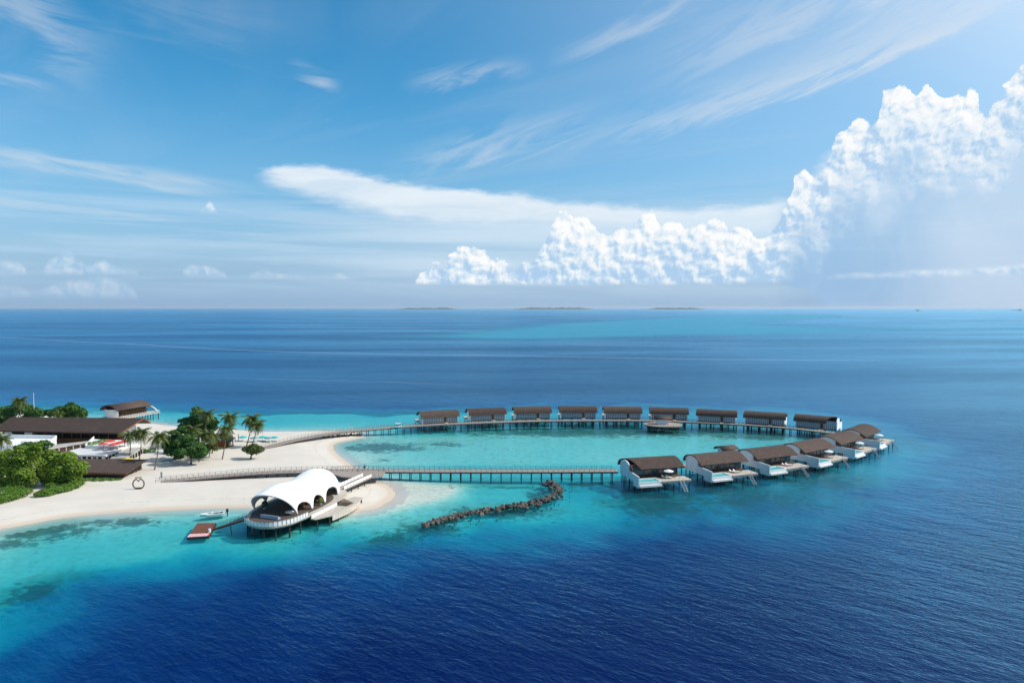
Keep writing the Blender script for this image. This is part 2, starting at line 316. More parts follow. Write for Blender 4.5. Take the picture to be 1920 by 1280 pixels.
def spaced(lo, hi, step, far_lo, far_hi, r):
    a = list(np.arange(lo, hi + 1e-6, step)); s = step; b = a[-1]
    while b < far_hi: s *= r; b += s; a.append(b)
    s = step; b = a[0]; pre = []
    while b > far_lo: s *= r; b -= s; pre.append(b)
    return np.array(pre[::-1] + a)
gx = spaced(-170, 200, 1.7, -90000, 90000, 1.10); gy = spaced(88, 400, 1.7, -20000, 90000, 1.07)
X, Y = np.meshgrid(gx, gy); P = np.stack([X.ravel(), Y.ravel()], 1)
dep, dl = depth_at(P)
# far reef flat, the turquoise streak under the horizon
FARREEF = [[G2(*p) for p in q] for q in ([(730, 633), (860, 622), (960, 612), (1080, 603), (1200, 598), (1300, 592), (1420, 590), (1560, 589), (1600, 594), (1500, 600), (1440, 607), (1560, 612), (1700, 617), (1920, 612), (2200, 609), (2200, 614), (1920, 618), (1700, 623), (1500, 628), (1300, 630), (1150, 634), (1050, 638), (930, 640), (820, 637)],)]
far = np.full(len(P), 0.0)
for q in FARREEF:
    d_ = sdist(P, q); far = np.maximum(far, np.clip(-d_ / 380 + .42, 0, 1))
sea_faces_keep = dl > -6
nx, ny = len(gx), len(gy)
def grid_mesh(name, Z, keep_fn, material, attrs):
    idx = np.arange(nx * ny).reshape(ny, nx)
    q = np.stack([idx[:-1, :-1], idx[:-1, 1:], idx[1:, 1:], idx[1:, :-1]], -1).reshape(-1, 4)
    q = q[keep_fn(q)]
    used = np.unique(q); rm = np.full(nx * ny, -1); rm[used] = np.arange(len(used)); q = rm[q]
    me = bpy.data.meshes.new(name); me.vertices.add(len(used)); me.loops.add(q.size); me.polygons.add(len(q))
    co = np.stack([P[used, 0], P[used, 1], Z[used]], 1).astype(np.float32)
    me.vertices.foreach_set('co', co.ravel()); me.loops.foreach_set('vertex_index', q.ravel().astype(np.int32))
    me.polygons.foreach_set('loop_start', np.arange(0, q.size, 4, dtype=np.int32))
    me.polygons.foreach_set('use_smooth', np.ones(len(q), bool))
    me.update(calc_edges=True); me.validate()
    for k, v in attrs.items():
        at_ = me.attributes.new(k, 'FLOAT', 'POINT'); at_.data.foreach_set('value', v[used].astype(np.float32))
    me.materials.append(material)
    o = bpy.data.objects.new(name, me); COL.objects.link(o); o['kind'] = 'structure'
    return o
# coral and seagrass, plus shade and reflections painted into the band below the far villas (px centre, radii in px, strength)
reef = np.zeros(len(P))
for (px, py, rx, ry, a) in [(60, 990, 130, 17, 1), (220, 975, 110, 9, .9), (20, 1015, 70, 12, .8), (75, 1098, 62, 26, 1), (130, 1085, 50, 18, .7), (15, 1125, 40, 16, .6), (720, 836, 90, 10, 1), (650, 838, 40, 8, .8), (830, 830, 60, 6, .7),
                            (720, 860, 30, 5, .55), (960, 868, 60, 5, .3), (1150, 807, 360, 10, 1), (1420, 815, 130, 9, .8), (1240, 938, 110, 24, 1), (1420, 928, 120, 26, .95), (1560, 898, 110, 24, .8), (940, 907, 90, 3, .9), (850, 912, 50, 3, .5),
                            (1010, 925, 26, 14, 1), (940, 955, 110, 12, 1), (810, 985, 70, 14, 1), (740, 1005, 60, 18, .9), (700, 1030, 60, 24, .8), (1100, 905, 60, 10, .5), (600, 985, 60, 14, .5), (540, 1005, 70, 12, .5), (1660, 820, 60, 24, .7), (640, 816, 50, 3, .8), (600, 805, 40, 2, .9), (120, 771, 200, 6, .5), (360, 790, 90, 8, .45)]:
    c = G(px, py); ex = rx * c.y / F; ey = abs(G(px, py - ry).y - G(px, py + ry).y) / 2
    reef = np.maximum(reef, a * np.exp(-(((P[:, 0] - c.x) / ex) ** 2 + ((P[:, 1] - c.y) / ey) ** 2)))

# seabed and beach share one height field: sand under the water, dunes above
hump = np.clip(-dl / 14, 0, 1)
Zb = np.where(dl < 0, 1.25 * hump ** .8 + 0.12 * (vnoise(P[:, 0] / 5, P[:, 1] / 5, 5) - .5) * hump, -0.38 * np.minimum(dep, 12) - 0.03)
def geo(nt): return nd(nt, 'ShaderNodeNewGeometry').outputs['Position']
def bump(nt, h, strength, dist, normal=None):
    n = nd(nt, 'ShaderNodeBump'); n.inputs['Strength'].default_value = 1; put(nt, n.inputs['Strength'], strength); put(nt, n.inputs['Distance'], dist); put(nt, n.inputs['Height'], h)
    if normal is not None: nt.links.new(normal, n.inputs['Normal'])
    return n.outputs[0]
M_sand = mat('beach_sand', (.74, .68, .59), 0.9, 0.2); t = M_sand.node_tree; p_ = geo(t)
sz = nd(t, 'ShaderNodeSeparateXYZ'); t.links.new(p_, sz.inputs[0])
na = NOISE(t, p_, 0.12, 5, .6); nb = NOISE(t, p_, 1.6, 4, .65)
c_ = MIX(t, SS(t, na, .35, .68), (.62, .575, .51), (.58, .53, .465)); c_ = MIX(t, MA(t, 'MULTIPLY', SS(t, nb, .56, .72), .3), c_, (.52, .46, .39))
wet = SS(t, MA(t, 'ADD', sz.outputs[2], MA(t, 'MULTIPLY', na, .25)), .52, .26); wet = MA(t, 'MULTIPLY', wet, SS(t, sz.outputs[2], -.10, .06))
c_ = MIX(t, wet, c_, (.55, .45, .355)); t.links.new(c_, bsdf(M_sand).inputs['Base Color'])
wl = MA(t, 'MULTIPLY', SS(t, MA(t, 'ABSOLUTE', MA(t, 'SUBTRACT', MA(t, 'ADD', sz.outputs[2], MA(t, 'MULTIPLY', MA(t, 'SUBTRACT', na, .5), .22)), .70)), .035, .0), SS(t, nb, .46, .60))   # strand line of dry weed
trk = MA(t, 'MULTIPLY', SS(t, NOISE(t, MAPR(t, p_, R(-6), (.05, .9, 1)), 1.0, 3, .6), .58, .70), SS(t, sz.outputs[2], .6, .9))
c_ = MIX(t, MA(t, 'MULTIPLY', wl, .55), c_, (.23, .19, .14)); c_ = MIX(t, MA(t, 'MULTIPLY', trk, .30), c_, (.47, .42, .355)); t.links.new(c_, bsdf(M_sand).inputs['Base Color'])
rk = NOISE(t, MAPR(t, p_, R(8), (.35, 2.2, 1)), 1.0, 3, .5)
t.links.new(bump(t, MA(t, 'ADD', MA(t, 'MULTIPLY', nb, .6), rk), .55, .12), bsdf(M_sand).inputs['Normal'])
grid_mesh('beach', Zb, lambda q: (dl[q] < 3.5).any(1), M_sand, {})
M_bed = mat('seabed_sand', (.74, .7, .6), 0.95, 0.0); t = M_bed.node_tree; p_ = geo(t)
rf = nd(t, 'ShaderNodeAttribute', attribute_name='reef').outputs['Fac']
n1 = NOISE(t, p_, .16, 6, .66, .5); n2 = NOISE(t, p_, .55, 5, .65)
k_ = SS(t, MA(t, 'ADD', MA(t, 'MULTIPLY', rf, .95), MA(t, 'ADD', MA(t, 'MULTIPLY', MA(t, 'SUBTRACT', n1, .5), 1.7), MA(t, 'MULTIPLY', MA(t, 'SUBTRACT', n2, .5), 1.5))), .30, .72)
c_ = MIX(t, SS(t, n2, .4, .7), (.78, .74, .64), (.62, .58, .48)); cr = MIX(t, SS(t, n2, .36, .64), (.05, .06, .035), (.22, .20, .12))
t.links.new(MIX(t, MA(t, 'MULTIPLY', k_, .85), c_, cr), bsdf(M_bed).inputs['Base Color'])
t.links.new(bump(t, n2, .6, .3), bsdf(M_bed).inputs['Normal'])
grid_mesh('seabed', Zb - 0.04, lambda q: (dl[q] > 0).any(1) & (np.abs(P[q, 0]) < 600).all(1) & (P[q, 1] < 800).all(1) & (P[q, 1] > 40).all(1), M_bed, {'reef': reef})

# ------------------------------------------------------------------ sea surface
M_sea = bpy.data.materials.new('sea_water'); M_sea.use_nodes = True; t = M_sea.node_tree; t.nodes.clear()
out = nd(t, 'ShaderNodeOutputMaterial'); p_ = geo(t)
D_ = nd(t, 'ShaderNodeAttribute', attribute_name='depth').outputs['Fac']
FR = nd(t, 'ShaderNodeAttribute', attribute_name='far_reef').outputs['Fac']
rfs = nd(t, 'ShaderNodeAttribute', attribute_name='reef').outputs['Fac']
def ex(k): return MA(t, 'EXPONENT', MA(t, 'MULTIPLY', D_, -k))
cc = nd(t, 'ShaderNodeCombineColor'); put(t, cc.inputs[0], ex(.44)); put(t, cc.inputs[1], ex(.052)); put(t, cc.inputs[2], ex(.030))
tr = nd(t, 'ShaderNodeBsdfTransparent'); t.links.new(cc.outputs[0], tr.inputs[0])
body = nd(t, 'ShaderNodeBsdfDiffuse')
dn_ = NOISE(t, p_, .05, 5, .6); dd = MA(t, 'MULTIPLY', D_, MA(t, 'ADD', .7, MA(t, 'MULTIPLY', dn_, .6)))
bc = RAMP(t, MA(t, 'DIVIDE', dd, 34.0), [(0, (.02, .44, .46)), (.065, (.006, .34, .42)), (.18, (.001, .175, .33)), (.36, (.0003, .066, .20)), (.62, (.0001, .021, .115)), (1, (.0001, .0062, .066))])
big = NOISE(t, MAPR(t, p_, R(-3), (.0011, .0052, 1)), 1.0, 5, .6)
frn_ = NOISE(t, MAP(t, p_, scale=(.0022, .007, 1)), 1.0, 5, .65)
frk = SS(t, MA(t, 'ADD', FR, MA(t, 'MULTIPLY', MA(t, 'SUBTRACT', frn_, .5), .9)), .16, .8)
bc = MIX(t, MA(t, 'MULTIPLY', frk, .72), bc, (.06, .33, .44)); rn = NOISE(t, p_, .13, 6, .68, .4)
rkk = MA(t, 'MULTIPLY', SS(t, MA(t, 'ADD', rfs, MA(t, 'MULTIPLY', MA(t, 'SUBTRACT', rn, .5), 2.6)), .12, .62), SS(t, D_, 13, 5))
bc = MIX(t, MA(t, 'MULTIPLY', rkk, .80), bc, (.006, .072, .085))
vo = nd(t, 'ShaderNodeTexVoronoi', feature='F1'); t.links.new(p_, vo.inputs['Vector']); vo.inputs['Scale'].default_value = .30; vo.inputs['Randomness'].default_value = 1
heads = MA(t, 'MULTIPLY', MA(t, 'MULTIPLY', SS(t, MA(t, 'ADD', vo.outputs['Distance'], MA(t, 'MULTIPLY', rn, .35)), .66, .46), SS(t, MA(t, 'ADD', rfs, MA(t, 'MULTIPLY', MA(t, 'SUBTRACT', rn, .5), 1.2)), .12, .5)), SS(t, D_, 12, 4))
bc = MIX(t, MA(t, 'MULTIPLY', heads, .75), bc, (.006, .05, .05)); t.links.new(bc, body.inputs[0])
m1 = nd(t, 'ShaderNodeMixShader'); put(t, m1.inputs[0], MA(t, 'SUBTRACT', 1.0, ex(.115))); t.links.new(tr.outputs[0], m1.inputs[1]); t.links.new(body.outputs[0], m1.inputs[2])
# waves: swell, chop, ripples; calmer slicks drawn out along the wind
slick = SS(t, big, .36, .62)
w1 = NOISE(t, MAPR(t, p_, R(42), (.06, .15, 1)), 1.0, 2, .5)
w2 = NOISE(t, MAPR(t, p_, R(36), (.26, .56, 1)), 1.0, 4, .62)
w3 = NOISE(t, MAPR(t, p_, R(50), (.8, 1.6, 1)), 1.0, 3, .6)
calm = MA(t, 'ADD', .16, MA(t, 'MULTIPLY', SS(t, D_, .6, 14.0), .84))
hh = MA(t, 'ADD', MA(t, 'ADD', MA(t, 'MULTIPLY', w1, .8), MA(t, 'MULTIPLY', w2, .72)), MA(t, 'MULTIPLY', w3, .22))
bn = bump(t, hh, MA(t, 'MULTIPLY', calm, MA(t, 'ADD', .55, MA(t, 'MULTIPLY', slick, .45))), 1.0)
gl = nd(t, 'ShaderNodeBsdfGlossy', distribution='GGX'); gl.inputs['Roughness'].default_value = .24; gl.inputs['Color'].default_value = (.36, .77, 1.0, 1); t.links.new(bn, gl.inputs['Normal'])
t.links.new(bn, body.inputs['Normal'])
s0 = nd(t, 'ShaderNodeSeparateXYZ'); t.links.new(p_, s0.inputs[0])      # wedge to the east with extra reflection painted in for sun-side brightness
sunside_sheen = SS(t, MA(t, 'ADD', MA(t, 'DIVIDE', s0.outputs[0], MA(t, 'ADD', MA(t, 'ABSOLUTE', s0.outputs[1]), 30.0)), MA(t, 'MULTIPLY', MA(t, 'SUBTRACT', big, .5), .5)), .12, .62)
fr_ = nd(t, 'ShaderNodeFresnel'); fr_.inputs['IOR'].default_value = 1.23; t.links.new(bn, fr_.inputs['Normal'])
m2 = nd(t, 'ShaderNodeMixShader'); put(t, m2.inputs[0], MA(t, 'MULTIPLY', fr_.outputs[0], MA(t, 'MULTIPLY', MA(t, 'ADD', MA(t, 'ADD', 1.08, MA(t, 'MULTIPLY', sunside_sheen, .62)), MA(t, 'MULTIPLY', slick, -.20)), MA(t, 'SUBTRACT', 1.0, MA(t, 'MULTIPLY', frk, .5))))); t.links.new(m1.outputs[0], m2.inputs[1]); t.links.new(gl.outputs[0], m2.inputs[2])
# old boat wakes: pale threads of foam across the open water
so = nd(t, 'ShaderNodeSeparateXYZ'); t.links.new(p_, so.inputs[0])
def wake(pts, w, amt):
    q = [G2(*p) for p in pts]; lo_, hi_ = min(a for a, b in q), max(a for a, b in q); ys = [b for a, b in q]; y0_, y1_ = min(ys) - 5, max(ys) + 5
    cv = MA(t, 'ADD', MA(t, 'MULTIPLY', CURVE(t, so.outputs[0], [(a, (b - y0_) / (y1_ - y0_)) for a, b in sorted(q)], lo_, hi_), y1_ - y0_), y0_)
    d_ = MA(t, 'ABSOLUTE', MA(t, 'DIVIDE', MA(t, 'ADD', MA(t, 'SUBTRACT', so.outputs[1], cv), MA(t, 'MULTIPLY', MA(t, 'SUBTRACT', frn_, .5), w * 2.5)), w))
    return MA(t, 'MULTIPLY', MA(t, 'MULTIPLY', SS(t, d_, 1.0, .1), amt), MA(t, 'MULTIPLY', SS(t, so.outputs[0], lo_, lo_ + 60), SS(t, so.outputs[0], hi_, hi_ - 60)))
wk = MA(t, 'ADD', MA(t, 'ADD', wake([(-500, 617), (0, 633), (240, 645), (480, 657), (700, 663.5), (960, 667), (1300, 673), (1700, 676)], 11, .12), wake([(350, 706), (560, 712), (760, 717), (930, 726)], 5, .06)), wake([(640, 637), (900, 642), (1150, 647), (1500, 652), (1920, 650)], 14, .07))
fo = nd(t, 'ShaderNodeBsdfDiffuse'); fo.inputs[0].default_value = (.62, .68, .72, 1); m3 = nd(t, 'ShaderNodeMixShader'); put(t, m3.inputs[0], MA(t, 'MINIMUM', wk, .6)); t.links.new(m2.outputs[0], m3.inputs[1]); t.links.new(fo.outputs[0], m3.inputs[2])
t.links.new(m3.outputs[0], out.inputs[0])
sea = grid_mesh('sea', np.zeros(len(P)), lambda q: (dl[q] > -6).any(1), M_sea, {'depth': np.maximum(dep, 0), 'far_reef': far, 'reef': reef})

# ------------------------------------------------------------------ mesh builder
class MB:
    def __init__(s): s.v = []; s.f = []
    def add(s, vs, fs):
        n = len(s.v); s.v += [tuple(v) for v in vs]; s.f += [tuple(i + n for i in f) for f in fs]; return s
    def box(s, x0, x1, y0, y1, z0, z1):
        return s.add([(x0, y0, z0), (x1, y0, z0), (x1, y1, z0), (x0, y1, z0), (x0, y0, z1), (x1, y0, z1), (x1, y1, z1), (x0, y1, z1)],
                     [(3, 2, 1, 0), (4, 5, 6, 7), (0, 1, 5, 4), (1, 2, 6, 5), (2, 3, 7, 6), (3, 0, 4, 7)])
    def bar(s, a, b, w, h):               # square bar from a to b
        a, b = Vector(a), Vector(b); d = (b - a).normalized(); u = d.cross(Vector((0, 0, 1)))
        u = Vector((1, 0, 0)) if u.length < 1e-4 else u.normalized(); k = u.cross(d).normalized()
        vs = [p + u * sx * w / 2 + k * sz * h / 2 for p in (a, b) for sx, sz in ((-1, -1), (1, -1), (1, 1), (-1, 1))]
        return s.add(vs, [(0, 1, 2, 3), (7, 6, 5, 4), (0, 4, 5, 1), (1, 5, 6, 2), (2, 6, 7, 3), (3, 7, 4, 0)])
    def tube(s, pts, rad, n=8, cap=True):
        pts = [Vector(p) for p in pts]; rad = rad if hasattr(rad, '__len__') else [rad] * len(pts); vs = []; fs = []
        for i, p in enumerate(pts):
            d = (pts[min(i + 1, len(pts) - 1)] - pts[max(i - 1, 0)]).normalized(); u = d.cross(Vector((.3, .9, .1))).normalized(); k = d.cross(u)
            vs += [p + (u * math.cos(a) + k * math.sin(a)) * rad[i] for a in (2 * math.pi * j / n for j in range(n))]
        for i in range(len(pts) - 1):
            for j in range(n): fs.append((i * n + j, i * n + (j + 1) % n, (i + 1) * n + (j + 1) % n, (i + 1) * n + j))
        if cap: fs += [tuple(range(n))[::-1], tuple(range((len(pts) - 1) * n, len(pts) * n))]
        return s.add(vs, fs)
    def prism(s, poly, z0, z1):           # plan polygon extruded upwards (z0, z1 may be lists)
        n = len(poly); g = lambda z, i: z[i] if hasattr(z, '__len__') else z
        vs = [(p[0], p[1], g(z0, i)) for i, p in enumerate(poly)] + [(p[0], p[1], g(z1, i)) for i, p in enumerate(poly)]
        return s.add(vs, [tuple(range(n))[::-1], tuple(range(n, 2 * n))] + [(i, (i + 1) % n, n + (i + 1) % n, n + i) for i in range(n)])
    def slab(s, pts, th):                 # 3-D outline with thickness straight down
        n = len(pts); vs = [tuple(p) for p in pts] + [(p[0], p[1], p[2] - th) for p in pts]
        return s.add(vs, [tuple(range(n)), tuple(range(n, 2 * n))[::-1]] + [(i, n + i, n + (i + 1) % n, (i + 1) % n) for i in range(n)])
    def xprism(s, poly, x0, x1):          # outline in (y,z) extruded along x
        n = len(poly); vs = [(x0, p[0], p[1]) for p in poly] + [(x1, p[0], p[1]) for p in poly]
        return s.add(vs, [tuple(range(n)), tuple(range(n, 2 * n))[::-1]] + [(i, n + i, n + (i + 1) % n, (i + 1) % n) for i in range(n)])
    def build(s, name, m, parent=None, smooth=False):
        o = mesh_obj(name, s.v, s.f, m, parent, smooth)
        bm = bmesh.new(); bm.from_mesh(o.data); bmesh.ops.recalc_face_normals(bm, faces=bm.faces); bm.to_mesh(o.data); bm.free()
        if smooth: o.data.polygons.foreach_set('use_smooth', [True] * len(o.data.polygons))
        return o
def empty(name, loc, rz=0.0, label=None, cat=None, group=None):
    o = bpy.data.objects.new(name, None); COL.objects.link(o); o.location = loc; o.rotation_euler = (0, 0, rz); o.empty_display_size = .5
    return tag(o, label, cat, group)
def kids_of(): 
    d = {}
    for o in COL.objects:
        if o.parent: d.setdefault(o.parent, []).append(o)
    return d
def copy_tree(o, parent=None, K=None):
    K = K or kids_of(); c = o.copy(); COL.objects.link(c); c.parent = parent
    if parent: c.matrix_parent_inverse = o.matrix_parent_inverse
    for ch in K.get(o, ()): copy_tree(ch, c, K)
    return c
def inst(o, name, parent, loc, rz=0.0, sc=None, rot=None):   # another object on the same mesh
    c = bpy.data.objects.new(name, o.data); COL.objects.link(c); c.parent = parent; c.location = loc
    c.rotation_euler = rot if rot is not None else (0, 0, rz)
    if sc is not None: c.scale = sc if hasattr(sc, '__len__') else (sc,) * 3
    return c
def weather(m, c0, c1, scale=1.0, stretch=(1, 1, 1), rough=None, bump_s=0.0, detail=5):   # uneven colour and relief in object space
    t = m.node_tree; p = nd(t, 'ShaderNodeTexCoord').outputs['Object']
    n = NOISE(t, MAP(t, p, scale=stretch), scale, detail, .62)
    t.links.new(MIX(t, SS(t, n, .3, .7), c0, c1), bsdf(m).inputs['Base Color'])
    if bump_s: t.links.new(bump(t, n, bump_s, .05), bsdf(m).inputs['Normal'])
    return m
# ------------------------------------------------------------------ materials
M_roof = mat('roof_shingle', rough=.85, spec=.25); t = M_roof.node_tree; p_ = nd(t, 'ShaderNodeTexCoord').outputs['Object']
br = nd(t, 'ShaderNodeTexBrick'); t.links.new(MAP(t, p_, scale=(1, 1, 1)), br.inputs['Vector']); br.inputs['Scale'].default_value = 1.0
br.inputs['Brick Width'].default_value = .7; br.inputs['Row Height'].default_value = .38; br.inputs['Mortar Size'].default_value = .035
br.inputs['Color1'].default_value = (.105, .070, .056, 1); br.inputs['Color2'].default_value = (.075, .050, .042, 1); br.inputs['Mortar'].default_value = (.035, .024, .02, 1)
n_ = NOISE(t, p_, .6, 6, .65); t.links.new(MIX(t, SS(t, n_, .3, .72), br.outputs[0], (.125, .09, .075), 'MIX'), bsdf(M_roof).inputs['Base Color'])
t.links.new(MIX(t, MA(t, 'MULTIPLY', SS(t, n_, .45, .75), .5), br.outputs[0], (.13, .095, .08)), bsdf(M_roof).inputs['Base Color'])
hs = nd(t, 'ShaderNodeHueSaturation'); put(t, hs.inputs['Value'], MA(t, 'ADD', .80, MA(t, 'MULTIPLY', nd(t, 'ShaderNodeObjectInfo').outputs['Random'], .36))); t.links.new(bsdf(M_roof).inputs['Base Color'].links[0].from_socket, hs.inputs['Color']); t.links.new(hs.outputs[0], bsdf(M_roof).inputs['Base Color'])
t.links.new(bump(t, br.outputs[1], .6, .05), bsdf(M_roof).inputs['Normal'])
M_white = weather(mat('white_render', rough=.7, spec=.3), (.80, .80, .79), (.70, .71, .70), .5, (1, 1, .35))
M_fabric = mat('white_membrane', (.84, .84, .83), .55, .35)
M_dwood = weather(mat('dark_wood', rough=.75), (.045, .026, .017), (.085, .045, .027), 1.2, (1, 1, 6))
M_rwood = weather(mat('red_wood', rough=.6), (.20, .075, .030), (.12, .042, .018), 1.2, (1, 8, 1))
M_deck = weather(mat('weathered_deck', rough=.85), (.36, .30, .265), (.25, .205, .18), .8, (1, 4, 1), bump_s=.3)
M_pale = weather(mat('pale_deck', rough=.85), (.50, .45, .38), (.37, .33, .28), .7, (1, 4, 1), bump_s=.2)
M_pile = weather(mat('pile_wood', rough=.9), (.055, .045, .038), (.028, .023, .02), 1.5, (1, 1, .5))
M_conc = weather(mat('pale_concrete', rough=.9), (.46, .44, .40), (.33, .31, .28), .6, bump_s=.2)
M_glass = mat('teal_glass', (.015, .05, .065), .06, .9)
M_bglass = mat('screen_glass', (.12, .19, .27), .2, .6)
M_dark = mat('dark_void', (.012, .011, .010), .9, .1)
M_pool = mat('pool_water', (.12, .48, .50), .08, .6)
M_metal = mat('brushed_metal', (.30, .31, .32), .5, .5, .3)
M_black = mat('black_rubber', (.02, .02, .022), .6)
M_red = mat('red_canvas', (.60, .045, .03), .8); M_teal = mat('teal_canvas', (.03, .36, .40), .8); M_yellow = mat('yellow_canvas', (.7, .5, .03), .8)
M_orange = weather(mat('orange_timber', rough=.7), (.42, .115, .022), (.30, .075, .016), 1.0, (6, 1, 1))
M_thatch = weather(mat('palm_thatch', rough=.95), (.10, .075, .05), (.05, .038, .028), 2.0, (1, 1, 3), bump_s=.6)
M_wclean = mat('white_gelcoat', (.80, .80, .80), .25, .5)
M_cush = mat('cushion', (.74, .73, .70), .9, .2)

# ------------------------------------------------------------------ overwater villas
VL = 18.2
ARC = [(4.9, 5.35), (4.75, 6.15), (4.2, 6.95), (3.2, 7.55), (1.9, 7.9), (.5, 8.0), (-.9, 7.8), (-2.3, 7.3), (-3.6, 6.6), (-4.9, 5.75)]
def roof_mb(L, arc, th=.26, cutl=0.0, cutr=0.0, sy=1.0):
    m = MB(); n = len(arc); vs = []
    ymin, ymax = arc[-1][0], arc[0][0]
    for k, off in ((0, 0.0), (1, th)):
        for sx in (-1, 1):
            for i, (y, z) in enumerate(arc):
                a = arc[min(i + 1, n - 1)]; b = arc[max(i - 1, 0)]; d = Vector((a[0] - b[0], a[1] - b[1])).normalized(); nrm = Vector((-d.y, d.x)) if d.x < 0 else Vector((d.y, -d.x))
                if nrm.y > 0: nrm = -nrm
                q = (y - ymin) / (ymax - ymin)
                cut = (cutl * (1 - q) ** 1.3 + cutr * q ** 1.2) if sx < 0 else 0.0
                vs.append((sx * (L / 2 - cut - .25 * (1 - abs(2 * q - 1))) , (y + nrm.x * off) * sy, z + nrm.y * off))
    o0, o1, i0, i1 = 0, n, 2 * n, 3 * n; fs = []
    for i in range(n - 1):
        fs += [(o0 + i, o0 + i + 1, o1 + i + 1, o1 + i), (i0 + i, i1 + i, i1 + i + 1, i0 + i + 1), (o0 + i, i0 + i, i0 + i + 1, o0 + i + 1), (o1 + i, o1 + i + 1, i1 + i + 1, i1 + i)]
    fs += [(o0, o1, i1, i0), (o0 + n - 1, i0 + n - 1, i1 + n - 1, o1 + n - 1)]
    return m.add(vs, fs)
pile_mesh = MB().tube([(0, 0, -2.2), (0, 0, 0)], .19, 7).build('piling', M_pile); COL.objects.unlink(pile_mesh)
def piles(parent, pts, ztop, r=1.0):
    for x, y in pts: inst(pile_mesh, 'piling', parent, (x, y, ztop), sc=(r, r, 1 + (ztop - .0) / 2.2))
def make_villa(cutl=0.0, cutr=0.0):
    r = empty('overwater_villa', (0, 0, 0))
    roof_mb(VL, ARC, .26, cutl, cutr).build('roof', M_roof, r, True)
    try:
        o_ = [o for o in COL.objects if o.parent == r][-1]; md = o_.modifiers.new('edge', 'EDGE_SPLIT'); md.split_angle = R(50)
    except Exception: pass
    up = [(4.3, 2.6), (4.3, 6.45), (3.1, 7.2), (1.9, 7.52), (.5, 7.62), (-.9, 7.42), (-2.4, 6.85)]
    MB().xprism(up + [(-2.4, 4.95), (-9.5, 4.7), (-9.5, 1.25), (-5.5, 1.25), (-5.5, 2.6)], -8.45, -8.15).build('side_wall', M_white, r)
    MB().xprism(up + [(-2.4, 2.6)], 8.0, 8.3).build('side_wall', M_white, r)
    MB().xprism([(-2.42, 3.0), (-2.42, 6.8), (-3.6, 6.25), (-4.5, 5.75), (-4.5, 5.0), (-3.0, 4.9), (-3.0, 3.0)], -8.14, -7.98).build('wood_panel', M_rwood, r)
    MB().box(-8.14, 7.99, -4.98, 4.55, 2.68, 3.0).build('floor', M_dwood, r)
    MB().box(-8.0, 8.0, -2.2, -2.05, 3.0, 6.3).build('inner_wall', M_dark, r)
    xs = [-7.9, -5.9, -3.4, -.9, 1.2, 3.6, 6.0, 7.9]
    for i, x in enumerate(xs): MB().box(x - .11, x + .11, -2.62, -2.38, 3.0, 6.7).build('post', M_rwood, r)
    for a, b in zip(xs[:-1], xs[1:]):
        MB().box(a + .12, b - .12, -2.53, -2.47, 3.02, 5.9).build('pane', M_glass, r)
    MB().box(-7.95, 7.95, -2.6, -2.4, 5.9, 6.75).build('lintel', M_dwood, r)
    # entrance side: two white lattice screens in front of glass, dark door between
    MB().box(-7.98, -3.1, 3.85, 3.95, 3.0, 6.5).build('screen_glass', M_bglass, r); MB().box(-1.7, 7.98, 3.85, 3.95, 3.0, 6.5).build('screen_glass', M_bglass, r)
    for x0, x1, n in ((-7.95, -3.1, 6), (-1.7, 7.95, 12)):
        b = MB(); w = .17
        for i in range(n + 1): x = x0 + (x1 - x0) * i / n; b.box(x - w / 2, x + w / 2, 3.96, 4.10, 3.0, 6.4)
        for z in (3.35, 4.15, 4.95, 5.6): b.box(x0, x1, 3.97, 4.06, z - .07, z + .07)
        b.build('lattice_screen', M_white, r)
    MB().box(-3.1, -2.9, 3.7, 4.1, 3.0, 6.4).box(-1.9, -1.7, 3.7, 4.1, 3.0, 6.4).build('door_frame', M_dwood, r)
    MB().box(-2.9, -1.9, 3.75, 3.85, 3.0, 6.3).build('door', M_rwood, r)
    MB().box(-3.2, -1.6, 4.57, 8.2, 2.62, 2.86).build('entrance_bridge', M_pale, r)
    # plunge pool and sun deck
    pb = MB(); pb.box(-8.14, -.9, -9.5, -9.22, 1.5, 2.92).box(-8.14, -.9, -5.28, -5.0, 1.5, 2.96).box(-1.2, -.9, -9.21, -5.29, 1.5, 2.96).box(-8.14, -1.21, -9.2, -5.3, 1.5, 1.7)
    pl = pb.build('pool_basin', M_white, r)
    MB().box(-8.12, -1.22, -9.21, -5.3, 2.3, 2.74).build('pool_water', M_pool, pl)
    MB().box(-8.14, -.9, -9.95, -9.52, 1.5, 2.05).build('overflow_ledge', M_white, pl)
    MB().box(-.86, 8.9, -9.7, -5.02, 2.62, 2.92).build('sun_deck', M_pale, r)
    MB().box(-.8, 8.8, -9.6, -9.3, 2.2, 2.6).box(-.8, 8.8, -5.4, -5.1, 2.2, 2.6).build('deck_beam', M_conc, r)
    st = MB(); st.bar((5.0, -9.72, 2.9), (5.6, -12.2, -.4), .07, .14).bar((6.0, -9.72, 2.9), (6.6, -12.2, -.4), .07, .14)
    sd = st.build('ladder', M_metal, r)
    b = MB()
    for i in range(9): q = (i + .5) / 9; b.bar((5.0 + .6 * q, -9.72 - 2.48 * q, 2.9 - 3.3 * q), (6.0 + .6 * q, -9.72 - 2.48 * q, 2.9 - 3.3 * q), .22, .05)
    b.build('rung', M_metal, sd)['kind'] = 'stuff'
    MB().tube([(5.0, -9.5, 2.92), (5.0, -9.55, 3.9), (5.1, -10.2, 3.0)], .04, 5).tube([(6.0, -9.5, 2.92), (6.0, -9.55, 3.9), (6.1, -10.2, 3.0)], .04, 5).build('handrail', M_metal, sd)['kind'] = 'stuff'
